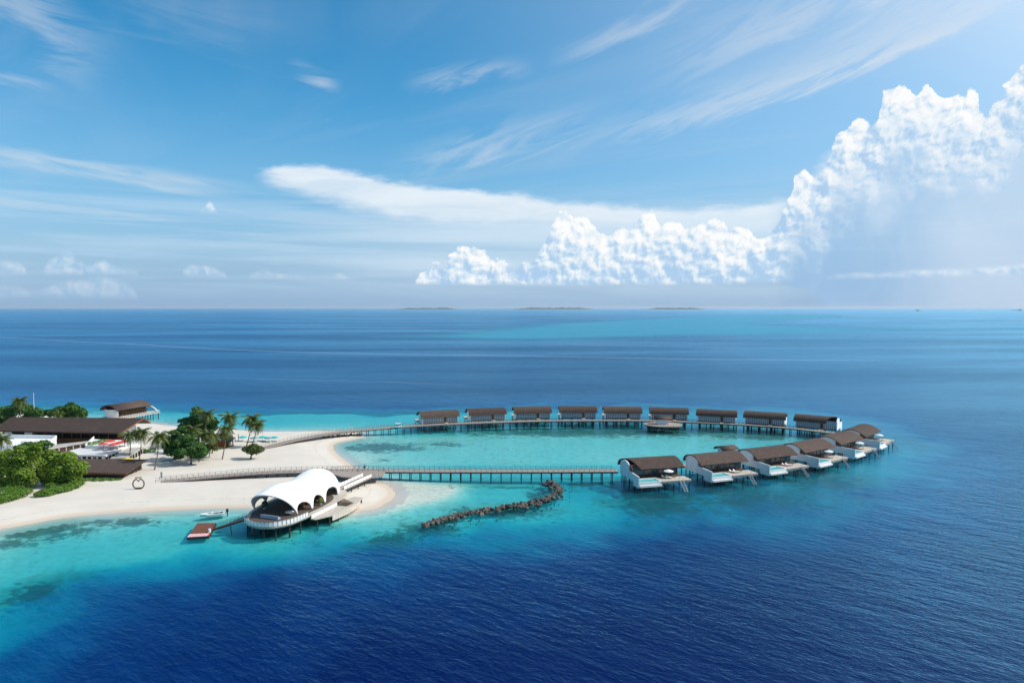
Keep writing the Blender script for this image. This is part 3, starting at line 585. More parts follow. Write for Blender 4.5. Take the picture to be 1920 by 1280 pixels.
    MB().box(-7.9, 7.8, 2.9, 3.3, 2.3, 2.66).box(-7.9, 7.8, -1.2, -.8, 2.3, 2.66).box(-7.9, 7.8, -4.9, -4.5, 2.3, 2.66).build('floor_beam', M_pile, r)
    piles(r, [(x, y) for x in (-7.6, -2.6, 2.6, 7.5) for y in (3.1, -1.0, -4.7)], 2.3)
    piles(r, [(-7.6, -8.9), (-4.5, -8.9), (-1.4, -8.9), (3.2, -9.4), (8.3, -9.4), (8.3, -5.6)], 1.55 if False else 1.6)
    return r
NEAR = [(1204, 882, 1283, 877), (1315, 874.6, 1402, 866.3), (1420, 863.4, 1495.5, 854), (1507.5, 851.4, 1567.7, 839.4), (1576, 836, 1620, 824), (1624, 821, 1651, 810)]
FAR = [(787.5, 785, 864, 780.3), (878.5, 779.4, 951, 776.2), (962.5, 775.6, 1036, 774.3), (1048, 773.8, 1121, 773.8), (1131.7, 774.7, 1205, 775.3), (1217, 775.6, 1292.5, 777.5), (1303, 779, 1384, 783), (1394, 782.7, 1473, 788), (1485.5, 788.7, 1574.5, 796.4)]
NEAR_LB = ['white villa where the straight boardwalk ends, white parasol on its sun deck',
           'second white villa along the near row, loungers but no parasol on deck',
           'third white villa from the walkway end, no parasol on its deck',
           'fourth white villa along the near row, white parasol and loungers beside its pool',
           'fifth white villa along the near row, between the fourth and the outermost villa',
           'outermost villa at the tip of the curve, deck jutting farthest into the sea']
FAR_LB = ['far row villa nearest the shore, beside the golf cart',
          'far row villa second from the shore end, lattice screens facing the lagoon',
          'far row villa third from the shore end, left of the middle gap',
          'villa near the middle of the far row, seen squarely from the lagoon side',
          'far row villa directly left of the one behind the small round platform',
          'far row villa partly hidden by the kiosk on the round platform',
          'far row villa just right of the round platform, white end wall in sun',
          'far row villa before the last one, bright white end wall and terrace edge',
          'last villa of the far row by the bend, roof end cut on a slant']
VILLAS = []
proto = make_villa()
proto_cutl = make_villa(cutl=3.6); proto_cutr = make_villa(cutr=5.0)
def place_villa(px0, py0, px1, py1, side, src, label, group):
    a, b = G(px0, py0, 5.3), G(px1, py1, 5.3); d = b - a; rz = math.atan2(d.y, d.x); n = Vector((-math.sin(rz), math.cos(rz), 0))
    if src is proto_cutl: b2 = b; mid = b - Vector((math.cos(rz), math.sin(rz), 0)) * VL / 2
    else: mid = (a + b) / 2
    c = mid + n * 4.75; c.z = 0
    src.location = c; src.rotation_euler = (0, 0, rz + (math.pi if side else 0)); tag(src, label, 'villa', group)
    VILLAS.append(src); return src
used_proto = False
for k, q in enumerate(NEAR):
    s_ = proto_cutl if k == 0 else (proto if k == 1 else copy_tree(proto))
    place_villa(*q, 0, s_, NEAR_LB[k], 'white villas of the near row')
for k, q in enumerate(FAR):
    s_ = proto_cutr if k == 8 else copy_tree(proto)
    place_villa(*q, 1, s_, FAR_LB[k], 'villas of the far row')

# ------------------------------------------------------------------ boardwalks
def path_resample(pts, step):
    out = [np.array(pts[0], float)]; acc = 0
    for a, b in zip(pts[:-1], pts[1:]):
        a, b = np.array(a, float), np.array(b, float); L = np.linalg.norm(b - a); d = (b - a) / L; p = step - acc
        while p <= L: out.append(a + d * p); p += step
        acc = L - (p - step)
    return out
def spline(pts, n=6):                     # open Catmull-Rom
    P_ = [np.array(p, float) for p in pts]; P_ = [2 * P_[0] - P_[1]] + P_ + [2 * P_[-1] - P_[-2]]; out = []
    for i in range(1, len(P_) - 2):
        p0, p1, p2, p3 = P_[i - 1:i + 3]
        for k in range(n): t_ = k / n; out.append(.5 * (2 * p1 + (p2 - p0) * t_ + (2 * p0 - 5 * p1 + 4 * p2 - p3) * t_ ** 2 + (3 * p1 - p0 - 3 * p2 + p3) * t_ ** 3))
    out.append(P_[-2]); return out
pile_b = MB().tube([(0, 0, -2.2), (0, 0, 0)], .16, 6).build('piling', M_pile); COL.objects.unlink(pile_b)
def boardwalk(pts, width, label, rails=(1, -1), step=3.25, pile_from=0.0, group='wooden boardwalks on piles', rail_h=1.0, pile=True):
    r = empty('boardwalk', (0, 0, 0), 0, label, 'boardwalk', group)
    P3 = [np.array(p, float) for p in pts]; n = len(P3); L_ = []; R_ = []
    for i, p in enumerate(P3):
        d = P3[min(i + 1, n - 1)] - P3[max(i - 1, 0)]; d = d[:2] / np.linalg.norm(d[:2]); nn = np.array([-d[1], d[0], 0]) * width / 2
        L_.append(p + nn); R_.append(p - nn)
    th = .30; vs = []; fs = []
    for i in range(n): vs += [L_[i], R_[i], R_[i] - (0, 0, th), L_[i] - (0, 0, th)]
    for i in range(n - 1):
        a = 4 * i; b = a + 4; fs += [(a, a + 1, b + 1, b), (a + 2, a + 3, b + 3, b + 2), (a + 1, a + 2, b + 2, b + 1), (a + 3, a, b, b + 3)]
    fs += [(0, 3, 2, 1), (4 * n - 4, 4 * n - 3, 4 * n - 2, 4 * n - 1)]
    MB().add(vs, fs).build('deck', M_deck, r)
    b = MB()
    for side in (L_, R_):
        for i in range(n - 1): b.bar(side[i] - (0, 0, .42), side[i + 1] - (0, 0, .42), .14, .22)
    b.build('edge_beam', M_pile, r)
    for side, on in ((L_, 1 in rails), (R_, -1 in rails)):
        if not on: continue
        ps = path_resample(side, 1.65); rb = MB()
        for q in ps: rb.bar(q, q + (0, 0, rail_h), .09, .09)
        for z in (rail_h, rail_h * .5):
            for a, c in zip(ps[:-1], ps[1:]): rb.bar(a + (0, 0, z), c + (0, 0, z), .07, .06)
        o = rb.build('railing', M_conc if False else M_rail, r)
    if pile:
        ctr = path_resample(P3, step); s = 0
        for i, q in enumerate(ctr):
            if i * step < pile_from: continue
            k = min(range(n), key=lambda j: np.linalg.norm(P3[j] - q)); d = P3[min(k + 1, n - 1)] - P3[max(k - 1, 0)]; d /= np.linalg.norm(d); nn = np.array([-d[1], d[0], 0])
            rz = math.atan2(nn[1], nn[0])
            for sgn in (-1, 1):
                e = q + nn * sgn * (width / 2 - .35); inst(pile_b, 'piling', r, (e[0], e[1], q[2] - .3), sc=(1, 1, (q[2] + 1.9) / 2.2))
            inst(cap_m, 'cap_beam', r, (q[0], q[1], q[2] - .42), rz=rz, sc=(width * .98, 1, 1))
    return r
M_rail = weather(mat('rail_wood', rough=.85), (.24, .21, .18), (.15, .13, .11), 1.0)
cap_m = MB().box(-.5, .5, -.14, .14, -.32, 0).build('cap_beam', M_pile); COL.objects.unlink(cap_m)
DK = 2.65
def up3(pts, z=DK): return [(p[0], p[1], z if len(p) == 2 else p[2]) for p in pts]
near_pts = spline(up3([(-110, 209.5, 1.15), (-101, 211.0, 1.75), (-90, 213.3, 2.3), (-78, 215.6, DK), (-62, 217.6), (-51, 218.2), (-35, 217.9), (0, 217.7), (34, 218.1)]), 5)
boardwalk(near_pts, 3.6, 'long straight boardwalk from the beach to the first white villa', pile_from=22)
loop_pts = spline(up3([(36.2, 218.3), (45, 221.3), (63.5, 228.2), (82.3, 236.6), (99.4, 247.4), (116.3, 261.3), (130.6, 276.0), (135.2, 281.6)]), 5)
boardwalk(loop_pts, 3.4, 'boardwalk curving behind the near row of white villas', rails=(1,), step=4.5)
far_pts = spline(up3([(-97.5, 255.5, 1.3), (-90.5, 266, 2.0), (-84.5, 273.5, 2.45), (-75, 284.5), (-62, 293.3), (-43, 302.3), (-24, 308), (0, 313.2), (22, 316), (47, 316.8), (69.5, 315.6), (88, 311), (105.5, 305), (121.5, 296.8), (133.4, 286.2), (134.8, 283.4)]), 5)
boardwalk(far_pts, 3.6, 'long curved boardwalk in front of the far row of villas', rails=(1, -1), pile_from=34, rail_h=.95)
# widened landing where the boardwalk meets the way to the white pavilion
jp = [G(*p, DK + .06) for p in [(612, 882.6), (640, 880.2), (664, 878.2), (700, 878.6), (716, 881.2), (722, 884), (718, 890.5), (700, 893.8), (676, 896), (640, 893), (625, 888)]]
r = empty('landing_platform', (jp[0].x, jp[0].y, 0), 0, 'widened grey timber landing where the pavilion ramp leaves the boardwalk', 'landing')
o = MB().slab(jp, .36).build('deck', M_deck, r); o.location = (-jp[0].x, -jp[0].y, 0)
rb = MB()
for side in (jp[0:6], jp[6:9]):
    ps = path_resample([np.array(p) for p in side], 1.5)
    for q in ps: rb.bar(q, q + (0, 0, 1), .09, .09)
    for a, c in zip(ps[:-1], ps[1:]): rb.bar(a + (0, 0, 1), c + (0, 0, 1), .07, .06)
o = rb.build('railing', M_rail, r); o.location = (-jp[0].x, -jp[0].y, 0)
jb = [G(*p, 1.2) for p in [(677, 898), (697, 897), (697, 894), (677, 894)]]
o = MB().prism([(p.x, p.y) for p in jb], .2, 2.25).build('abutment', M_conc, r); o.location = (-jp[0].x, -jp[0].y, 0)

# round platform with a small roofed kiosk on the far boardwalk, and its twin inside the near row
def kiosk_roof(name, cpx, cpy, z, L, Wd, label, rz, platform=None):
    c = G(cpx, cpy, z); r = empty(name, (c.x, c.y, 0), rz, label, 'kiosk', 'small roofed kiosks on the boardwalk')
    s = Wd / 9.8; arc = [(y * s, z + 2.3 + (zz - 5.35) * s * .9) for y, zz in ARC]
    roof_mb(L, arc, .2).build('roof', M_roof, r, True)
    MB().box(-L * .36, L * .30, -Wd * .30, Wd * .30, z + .02, z + 2.9).build('counter_wall', M_white, r)
    MB().box(-L * .3, L * .22, -Wd * .31 - .05, -Wd * .31, z + 1.2, z + 2.2).build('hatch', M_white, r)
    if platform:
        pr = MB(); pts = [(platform[0] * math.cos(a), platform[1] * math.sin(a) - .5) for a in (2 * math.pi * i / 24 for i in range(24))]
        pr.prism(pts, z - .5, z).build('platform', M_deck, r)
        MB().prism([(x * .86, y * .86) for x, y in pts], z - 1.5, z - .5).build('platform_skirt', M_pile, r)
        piles(r, [(x * .8, y * .8) for x, y in pts[::2]], z - .6)
    return r
kiosk_roof('boardwalk_kiosk', 1243, 794.5, DK + .02, 7.4, 4.6, 'little arched roof kiosk on the round platform of the far boardwalk', R(-6), (8.5, 6.2))
kiosk_roof('boardwalk_kiosk', 1362, 853.5, DK + .02, 7.6, 4.8, 'little arched roof kiosk standing behind the second and third white villas', R(24), (5.5, 4.5))

# ------------------------------------------------------------------ white shell pavilion
PO = Vector((-60.0, 171.3, 0)); PA = math.atan2(.96, .28)        # local x = along the axis to the back, local y = left
pav = empty('shell_pavilion', PO, PA, 'white scalloped shell canopy on a timber deck over the water', 'pavilion')
FZ = 3.0
def lerp(x, xs, ys): return float(np.interp(x, xs, ys))
def pw(a):
    w = lerp(a, [-2, 0, 3, 6, 12, 17, 19], [5.7, 6.0, 6.5, 6.9, 6.9, 6.6, 6.3])
    return w * math.sqrt(max(0, 1 - ((a - 17) / 8.1) ** 2)) / 1.0 if a > 17 else w
def ph(a):
    h = lerp(a, [-2, 0, 2.5, 5, 8, 10.5, 13, 15, 17, 18.5], [5.0, 5.3, 6.0, 6.2, 5.7, 5.3, 5.3, 5.8, 6.35, 6.6])
    return 6.6 * math.sqrt(max(0, 1 - ((a - 18.5) / 6.6) ** 2)) if a > 18.5 else h
ARCHES = [(.25, 5.2, 2.3), (5.8, 11.1, 2.5), (11.7, 19.3, 2.7)]
def arch_h(a):
    for a0, a1, h in ARCHES:
        if a0 < a < a1: return h * math.sqrt(max(0, 1 - ((a - (a0 + a1) / 2) / ((a1 - a0) / 2)) ** 2))
    return 0.0
aa = sorted(set(list(np.linspace(0, 25.05, 116)) + [x for q in ARCHES for x in np.linspace(q[0], q[1], 22)])); NT = 44; vs = []; fs = []
for a in aa:
    w, h = pw(a), max(ph(a), .02); t0 = math.asin(min(.95, arch_h(a) / h)) if h > .1 else 0
    for j in range(NT + 1):
        t_ = t0 + (math.pi - 2 * t0) * j / NT
        st_, ct = math.sin(t_), math.cos(t_)
        lean = -4.2 * st_ * math.exp(-a / 4.5) * (1.0 - .18 * ct)            # the front lip leans out
        vs.append((a + lean, -w * math.copysign(abs(ct) ** .86, ct), FZ + .05 + h * st_ ** .9))
for i in range(len(aa) - 1):
    for j in range(NT): k = i * (NT + 1) + j; fs.append((k, k + 1, k + NT + 2, k + NT + 1))
o = mesh_obj('shell', vs, fs, M_fabric, pav, True)
md = o.modifiers.new('thick', 'SOLIDIFY'); md.thickness = .28; md.offset = -1
dk = smooth_poly([(-5, 5), (-8.5, 3), (-10.2, -.5), (-10.4, -3.5), (-9.2, -6.3), (-6, -8.4), (-2, -9.1), (4, -9.5), (12, -9.7), (18, -9.1), (22.5, -7.3), (25.5, -4), (26.3, 0), (24, 5), (18, 8.3), (8, 8.6), (0, 7.4)], 4)
MB().prism(dk, FZ - .4, FZ).build('deck', M_pale, pav)
MB().prism([(x * .78 - .5, y * .86) for x, y in dk], FZ + .005, FZ + .02).build('inner_floor', weather(mat('dark_floor', rough=.8), (.10, .075, .06), (.07, .05, .04), .8), pav)  # darker brown floor laid over the middle of the deck
MB().prism([(x * .95, y * .95) for x, y in dk], FZ - .85, FZ - .41).build('deck_beam', M_conc, pav)
piles(pav, [(x * .9, y * .9) for x, y in dk[::4]] + [(x * .55, y * .55) for x, y in dk[::6]], FZ - .8, 1.15)
# balustrade of white panels round the front of the deck
fr_pts = [np.array((x, y, FZ)) for x, y in dk if (x < 1 and y < 4.0)]
fr_pts.sort(key=lambda p: math.atan2(p[1] + 2, p[0] + 0.5) % (2 * math.pi))
ps = path_resample(fr_pts, 1.05)
for a_, c_ in zip(ps[:-1], ps[1:]):
    d_ = (c_ - a_); MB().bar(a_ + d_ * .1 + (0, 0, .42), c_ - d_ * .12 + (0, 0, .42), .06, 1.05).build('rail_panel', M_white, pav)
b = MB()
for q in ps: b.bar(q + (0, 0, -.1), q + (0, 0, 1.15), .08, .08)
for a_, c_ in zip(ps[:-1], ps[1:]): b.bar(a_ + (0, 0, 1.12), c_ + (0, 0, 1.12), .1, .08)
b.build('railing', M_rail, pav)
# lower terrace with its pale skirt and a flight of steps
lt = [(1, -9.2), (18, -8.9), (22.3, -9.6), (22.0, -12.6), (17, -13.6), (11, -13.9), (5, -12.9), (1, -10.6)]
MB().prism(lt, 1.7, 1.95).build('terrace', M_pale, pav)
sk = MB()
for a_, c_ in zip([(19.5, -13.0), (17, -13.62), (11, -13.92)], [(17, -13.62), (11, -13.92), (5.2, -12.98)]): sk.bar((*a_, 1.25), (*c_, 1.25), .12, 1.5)
sk.build('skirt_wall', weather(mat('pale_cladding', rough=.85), (.58, .53, .46), (.44, .38, .32), .9, (2, 2, .5)), pav)
sk = MB(); sk.bar((1, -9.55, 2.5), (6, -9.85, 2.5), .12, .9).bar((6, -9.85, 2.5), (12.5, -10.0, 2.5), .12, .9); sk.build('parapet', M_white, pav)
stp = MB()
for i in range(8): stp.box(13.2, 16.6, -9.75 - i * .42 - .36, -9.75 - i * .42, FZ - .12 - i * .14 - .09, FZ - .12 - i * .14)
stp.build('step', M_dwood, pav)['kind'] = 'stuff'
piles(pav, [(2, -10.6), (4.6, -12.5), (8, -13.0), (12, -13.4), (16, -13.2), (19.5, -12.6), (21.6, -12.3), (21.6, -10)], 1.7)
# bar counter, stools and back wall inside
ct = MB(); arc_ = [(6.8 + 1.0 * math.sin(q) * 2.2, -3.6 + 3.4 * q / 1.4) for q in np.linspace(0, 2.4, 9)]
for a_, c_ in zip(arc_[:-1], arc_[1:]): ct.bar((*a_, FZ + .55), (*c_, FZ + .55), .7, 1.1)
ct.build('bar_counter', M_orange, pav)
MB().box(13.5, 13.8, -4.2, 4.2, FZ + .02, FZ + 3.4).build('back_wall', M_rwood, pav)
# ramp from the landing to the pavilion
ra, rb_ = G(689, 893, DK), G(636, 917, FZ)
boardwalk([(ra.x, ra.y, DK), ((ra.x + rb_.x) / 2, (ra.y + rb_.y) / 2, DK + .15), (rb_.x, rb_.y, FZ + .02)], 3.0, 'short ramp with white panel rails from the landing to the shell pavilion', rails=(1,), step=4, pile_from=3)
rr = [o for o in COL.objects if o.name.startswith('boardwalk') and o.type == 'EMPTY'][-1]
d_ = Vector((rb_.x - ra.x, rb_.y - ra.y, 0)).normalized(); nn_ = Vector((-d_.y, d_.x, 0))
for sgn in (1, -1):
    pb_ = MB()
    for i in range(9):
        a_ = Vector((ra.x, ra.y, DK)).lerp(Vector((rb_.x, rb_.y, FZ)), (i + .06) / 9) + nn_ * 1.52 * sgn; c_ = Vector((ra.x, ra.y, DK)).lerp(Vector((rb_.x, rb_.y, FZ)), (i + .94) / 9) + nn_ * 1.52 * sgn
        MB().bar(a_ + Vector((0, 0, .55)), c_ + Vector((0, 0, .55)), .05, .95).build('rail_panel', M_white, rr)
# gangway and floating dock
dk4 = [G(*p, .7) for p in [(370, 980), (406, 979.5), (391.5, 1004), (351, 1006.5)]]
fd = empty('floating_dock', (0, 0, 0), 0, 'square brown floating dock with red and white striped edge', 'dock')
c4 = sum(dk4, Vector()) / 4; fd.location = (c4.x, c4.y, 0); loc4 = [p - Vector((c4.x, c4.y, 0)) for p in dk4]
MB().slab([p - Vector((0, 0, .06)) for p in loc4], .62).build('pontoon', M_black, fd)
for i in range(12):                       # deck boards
    q0, q1 = i / 12 + .006, (i + 1) / 12 - .006
    lp = lambda a, b, q: a.lerp(b, q)
    A0, A1 = loc4[0].lerp(loc4[1], q0), loc4[0].lerp(loc4[1], q1); B0_, B1_ = loc4[3].lerp(loc4[2], q0), loc4[3].lerp(loc4[2], q1)
    MB().slab([A0, A1, A1.lerp(B1_, .78), A0.lerp(B0_, .78)], .05).build('plank', M_rwood, fd)
S0, S1 = loc4[0].lerp(loc4[3], .79), loc4[1].lerp(loc4[2], .79)
MB().slab([S0, S1, loc4[2], loc4[3]], .05).build('edge_board', M_red, fd)
sb_ = MB()
for i in range(7):
    q0, q1 = i / 7.4, i / 7.4 + .07
    sb_.slab([p + Vector((0, 0, .012)) for p in (S0.lerp(S1, q0 + .05), S0.lerp(S1, q1 + .05), loc4[3].lerp(loc4[2], q1 - .0), loc4[3].lerp(loc4[2], q0 - .0))], .02)
sb_.build('stripe', M_wclean, fd)['kind'] = 'stuff'
bl = loc4[1].lerp(loc4[2], .75); MB().tube([bl + Vector((-.3, 0, 0)), bl + Vector((-.3, 0, .9))], .3, 8).build('bollard', M_wclean, fd)
ga, gb = G(461, 972, FZ), G(402, 991, .8); gw = empty('gangway', (ga.x, ga.y, 0), 0, 'dark steel gangway sloping from pavilion deck to floating dock', 'gangway')
g0, g1 = Vector((0, 0, FZ)), Vector((gb.x - ga.x, gb.y - ga.y, .85)); dd_ = (g1 - g0).normalized(); n2 = Vector((-dd_.y, dd_.x, 0)).normalized()
MB().bar(g0, g1, 1.5, .12).build('walkway', M_dwood, gw)
for sgn in (1, -1):
    b = MB()
    for z in (.55, 1.1): b.bar(g0 + n2 * .75 * sgn + Vector((0, 0, z)), g1 + n2 * .75 * sgn + Vector((0, 0, z)), .06, .06)
    for i in range(9): q = g0.lerp(g1, i / 8) + n2 * .75 * sgn; b.bar(q, q + Vector((0, 0, 1.1)), .05, .05)
    b.bar(g0 + n2 * .75 * sgn - Vector((0, 0, .15)), g1 + n2 * .75 * sgn - Vector((0, 0, .15)), .1, .3)
    b.build('railing', M_black, gw)
MB().bar(g0.lerp(g1, .5) - Vector((0, 0, .1)), (g0.lerp(g1, .45).x, g0.lerp(g1, .45).y, -1.5), .15, .15).build('support', M_pile, gw)

# ------------------------------------------------------------------ rock breakwater
def rock_mesh(seed, mt):
    r_ = np.random.default_rng(seed); bm = bmesh.new(); bmesh.ops.create_icosphere(bm, subdivisions=1, radius=.5)
    s_ = r_.uniform(.7, 1.25, 3)
    for v in bm.verts: v.co = Vector((v.co.x * s_[0], v.co.y * s_[1], v.co.z * s_[2])) * r_.uniform(.72, 1.2)
    me = bpy.data.meshes.new('rock'); bm.to_mesh(me); bm.free(); me.materials.append(mt); return me
def rock_mat(name, a, b):
    m = mat(name, rough=.95, spec=.2); t = m.node_tree; p = nd(t, 'ShaderNodeTexCoord').outputs['Object']; n = NOISE(t, p, 2.2, 5, .65)
    oi = nd(t, 'ShaderNodeObjectInfo').outputs['Random']
    c = MIX(t, SS(t, n, .35, .65), a, b); c = MIX(t, MA(t, 'MULTIPLY', oi, .55), c, (.19, .172, .148)); t.links.new(c, bsdf(m).inputs['Base Color']); t.links.new(bump(t, n, .7, .1), bsdf(m).inputs['Normal']); return m
M_rock = rock_mat('grey_rock', (.038, .035, .032), (.125, .112, .098)); M_rockd = rock_mat('dark_rock', (.03, .028, .026), (.07, .062, .055))
RM = [rock_mesh(s, M_rock) for s in range(7)]; RMD = [rock_mesh(s + 20, M_rockd) for s in range(3)]
def rocks(parent, path, width, height, n, size, meshes, r_):
    P3 = path; seg = np.cumsum([0] + [np.linalg.norm(np.array(b[:2]) - np.array(a[:2])) for a, b in zip(P3[:-1], P3[1:])])
    for i in range(n):
        s = r_.uniform(0, seg[-1]); k = min(int(np.searchsorted(seg, s)), len(P3) - 1); k = max(k, 1); q = (s - seg[k - 1]) / (seg[k] - seg[k - 1])
        a, b = np.array(P3[k - 1][:2]), np.array(P3[k][:2]); c = a + (b - a) * q; d = (b - a) / np.linalg.norm(b - a); nn = np.array([-d[1], d[0]])
        f = s / seg[-1]; w = width * (lerp(f, [0, .15, .5, .9, 1], [.35, .6, .85, 1, .8])); o = np.clip(r_.normal() * .42, -1, 1); h = height * lerp(f, [0, .12, .5, 1], [.35, .6, .9, 1])
        ro = bpy.data.objects.new('rock', meshes[r_.integers(len(meshes))]); COL.objects.link(ro); ro.parent = parent
        ro.location = (c[0] + nn[0] * o * w, c[1] + nn[1] * o * w, h * (1 - abs(o) ** 1.3) * r_.uniform(.55, 1.0) - .1)
        ro.rotation_euler = r_.uniform(0, 6.28, 3); ro.scale = (size * r_.uniform(.65, 1.35),) * 3
r = empty('breakwater', (0, 0, 0), 0, 'hooked breakwater of piled grey rocks below the straight boardwalk', 'breakwater')
bp = [G2(*p, .2) for p in [(792, 985), (808, 981), (835, 973), (862, 966.5), (895, 961), (930, 956), (960, 952), (988, 947), (1012, 942), (1032, 936), (1044, 928), (1046, 919), (1038, 911), (1026, 906)]]
rr_ = np.random.default_rng(5)
rocks(r, bp, 2.3, 1.3, 298, 1.3, RM, rr_)
MB_ = MB()
for i in range(170):                      # drowned rubble at its foot
    s = rr_.uniform(0, len(bp) - 1.001); k = int(s); q = s - k; c = np.array(bp[k]) * (1 - q) + np.array(bp[k + 1]) * q + rr_.normal(size=2) * 2.3
    z = -.75 - rr_.uniform(0, .3); sz = rr_.uniform(.4, .8); me = RM[i % 7]
    MB_.add([(c[0] + v.co.x * sz, c[1] + v.co.y * sz, z + v.co.z * sz) for v in me.vertices], [tuple(p.vertices) for p in me.polygons])
MB_.build('drowned_rubble', M_rockd, r)['kind'] = 'stuff'
r = empty('rock_revetment', (0, 0, 0), 0, 'low bank of black rocks under the shore end of the far boardwalk', 'revetment')
rocks(r, [G2(*p, .2) for p in [(560, 826.5), (585, 825), (612, 823), (640, 819.5), (662, 817.5), (678, 817)]], 1.5, 1.2, 90, 1.35, RMD, rr_)

# ------------------------------------------------------------------ island buildings
def w3(px, py, z): return G(px, py, z)
def hall():
    FL, FR = w3(-14, 806.5, 6.6), w3(227, 811, 6.6); RL, RR = w3(20, 781.5, 10.6), w3(271, 783.5, 10.6)
    BL = Vector((RL.x * 2 - FL.x - 6, RL.y * 2 - FL.y, 6.6)); BR = w3(286, 791, 7.4); BR.y = RR.y + 8; BR.x = w3(286, 791, 7.4).x
    o_ = Vector((FL.x, FL.y, 0)); r = empty('main_hall', o_, 0, 'long hall under a huge brown pitched roof behind the white terraces', 'hall')
    L = lambda p: p - o_
    for nm, q in (('roof', (FL, FR, RR, RL)), ('roof', (RL, RR, BR, BL))):
        o = MB().slab([L(p) for p in q], .35).build(nm, M_roof, r)
    n1 = L(FR).lerp(L(RR), .5)
    MB().bar(L(FR) - Vector((.1, 0, .1)), L(RR) - Vector((.1, 0, .1)), .25, .5).bar(L(RR) - Vector((.1, 0, .1)), L(BR) - Vector((.1, 0, .1)), .25, .5).build('barge_board', M_rwood, r)
    MB().bar(L(FL) - Vector((0, .1, .3)), L(FR) - Vector((0, .1, .3)), .2, .4).build('fascia', M_dwood, r)
    x0, x1, y0, y1 = 2, L(FR).x - 4, L(FL).y + 2.5, L(BL).y - 4
    MB().box(x0, x1, y0, y1, 1, 6.4).build('wall', M_rwood, r)
    MB().box(x0 + 1, x0 + 12, y0 - .25, y0 - .03, 3.0, 6.3).build('white_wall', M_white, r)
    for i in range(9): MB().box(x0 + 14 + i * 3.6, x0 + 14.25 + i * 3.6, y0 - 1.4, y0 - 1.15, 2.6, 6.3).build('post', M_dwood, r)
    MB().box(x0 + 4, x0 + 9, y0 - .35, y0 - .28, 3.3, 5.6).build('opening', M_dark, r)
    MB().box(x0 + 13.2, x1 - 2, y0 - .32, y0 - .06, 3.0, 5.6).build('opening', M_dark, r)
    gx0 = x1 - .05
    MB().box(x1 + .02, x1 + .3, y0 + 1, y1 - 1, 1.2, 6.6).build('gable_wall', M_white, r)
    return r
hall()
def block(name, quad_px, z0, z1, m, label, cat, group=None, parts=None):
    q = [w3(px, py, z1) for px, py in quad_px]; c = sum(q, Vector()) / 4
    r = empty(name, (c.x, c.y, 0), 0, label, cat, group); return r, [p - Vector((c.x, c.y, 0)) for p in q]
# white roof terrace with parapet in front of the hall
r, q = block('terrace_building', [(-20, 836), (92, 834), (106, 822), (-20, 820)], 1, 4.6, M_white, 'white terrace block with a solid parapet, loungers on top, left of the flat roof', 'building')
MB().slab(q, 3.6).build('wall', M_white, r)
pr = MB()
for a, b in ((q[3], q[2]), (q[1], q[2])): pr.bar(a + Vector((0, 0, .65)), b + Vector((0, 0, .65)), .25, 1.3)
pr.build('parapet', M_white, r)
for i in range(3): e = q[0].lerp(q[1], .25 + i * .22) + Vector((0, 2.5, 0)); MB().box(e.x - .9, e.x + .9, e.y, e.y + .7, 4.62, 5.1).box(e.x - .9, e.x + .9, e.y + .5, e.y + .7, 5.12, 5.6).build('bench', M_cush, r)
# walkway slab linking terrace and flat roof
r, q = block('covered_walkway', [(88, 841), (152, 830), (168, 826), (104, 833)], 1, 4.4, M_conc, 'pale concrete canopy slab between white terrace and flat roof', 'canopy')
MB().slab(q, .5).build('roof_slab', M_conc, r)
for i in range(5): e = q[0].lerp(q[1], .08 + i * .21) + Vector((0, .6, 0)); MB().box(e.x - .2, e.x + .2, e.y, e.y + .4, 1.0, 3.9).build('column', M_conc, r)
MB().slab([p * 1.0 - Vector((0, -1.2, .52)) for p in q], 2.8).build('wall', M_dwood, r)
# flat white roof
r, q = block('flat_roofed_building', [(104, 851.5), (198, 853.5), (229, 842), (150, 839)], 1, 4.5, M_conc, 'low building with a stained white flat roof and dark openings', 'building')
M_flat = weather(mat('stained_white_roof', rough=.9), (.66, .66, .64), (.42, .43, .43), .22, (.6, 1.6, 1), bump_s=.1)
MB().slab(q, .55).build('flat_roof', M_flat, r)
cq = sum(q, Vector()) / 4; ins = [cq + (p - cq) * .9 - Vector((0, 0, .56)) for p in q]
MB().slab(ins, 3.0).build('wall', M_white, r)
for i in range(8): 
    a, b = ins[0].lerp(ins[1], .06 + i * .115), ins[0].lerp(ins[1], .06 + i * .115 + .08); d = (b - a).normalized(); nn = Vector((d.y, -d.x, 0)) * .06
    MB().slab([a + nn, b + nn, b - nn, a - nn], 2.3).build('window', M_dark if i % 3 else M_glass, r)
for i in range(4):
    a, b = ins[1].lerp(ins[2], .08 + i * .23), ins[1].lerp(ins[2], .22 + i * .23); d = (b - a).normalized(); nn = Vector((d.y, -d.x, 0)) * .06
    MB().slab([a + nn, b + nn, b - nn, a - nn], 2.3).build('window', M_dark, r)
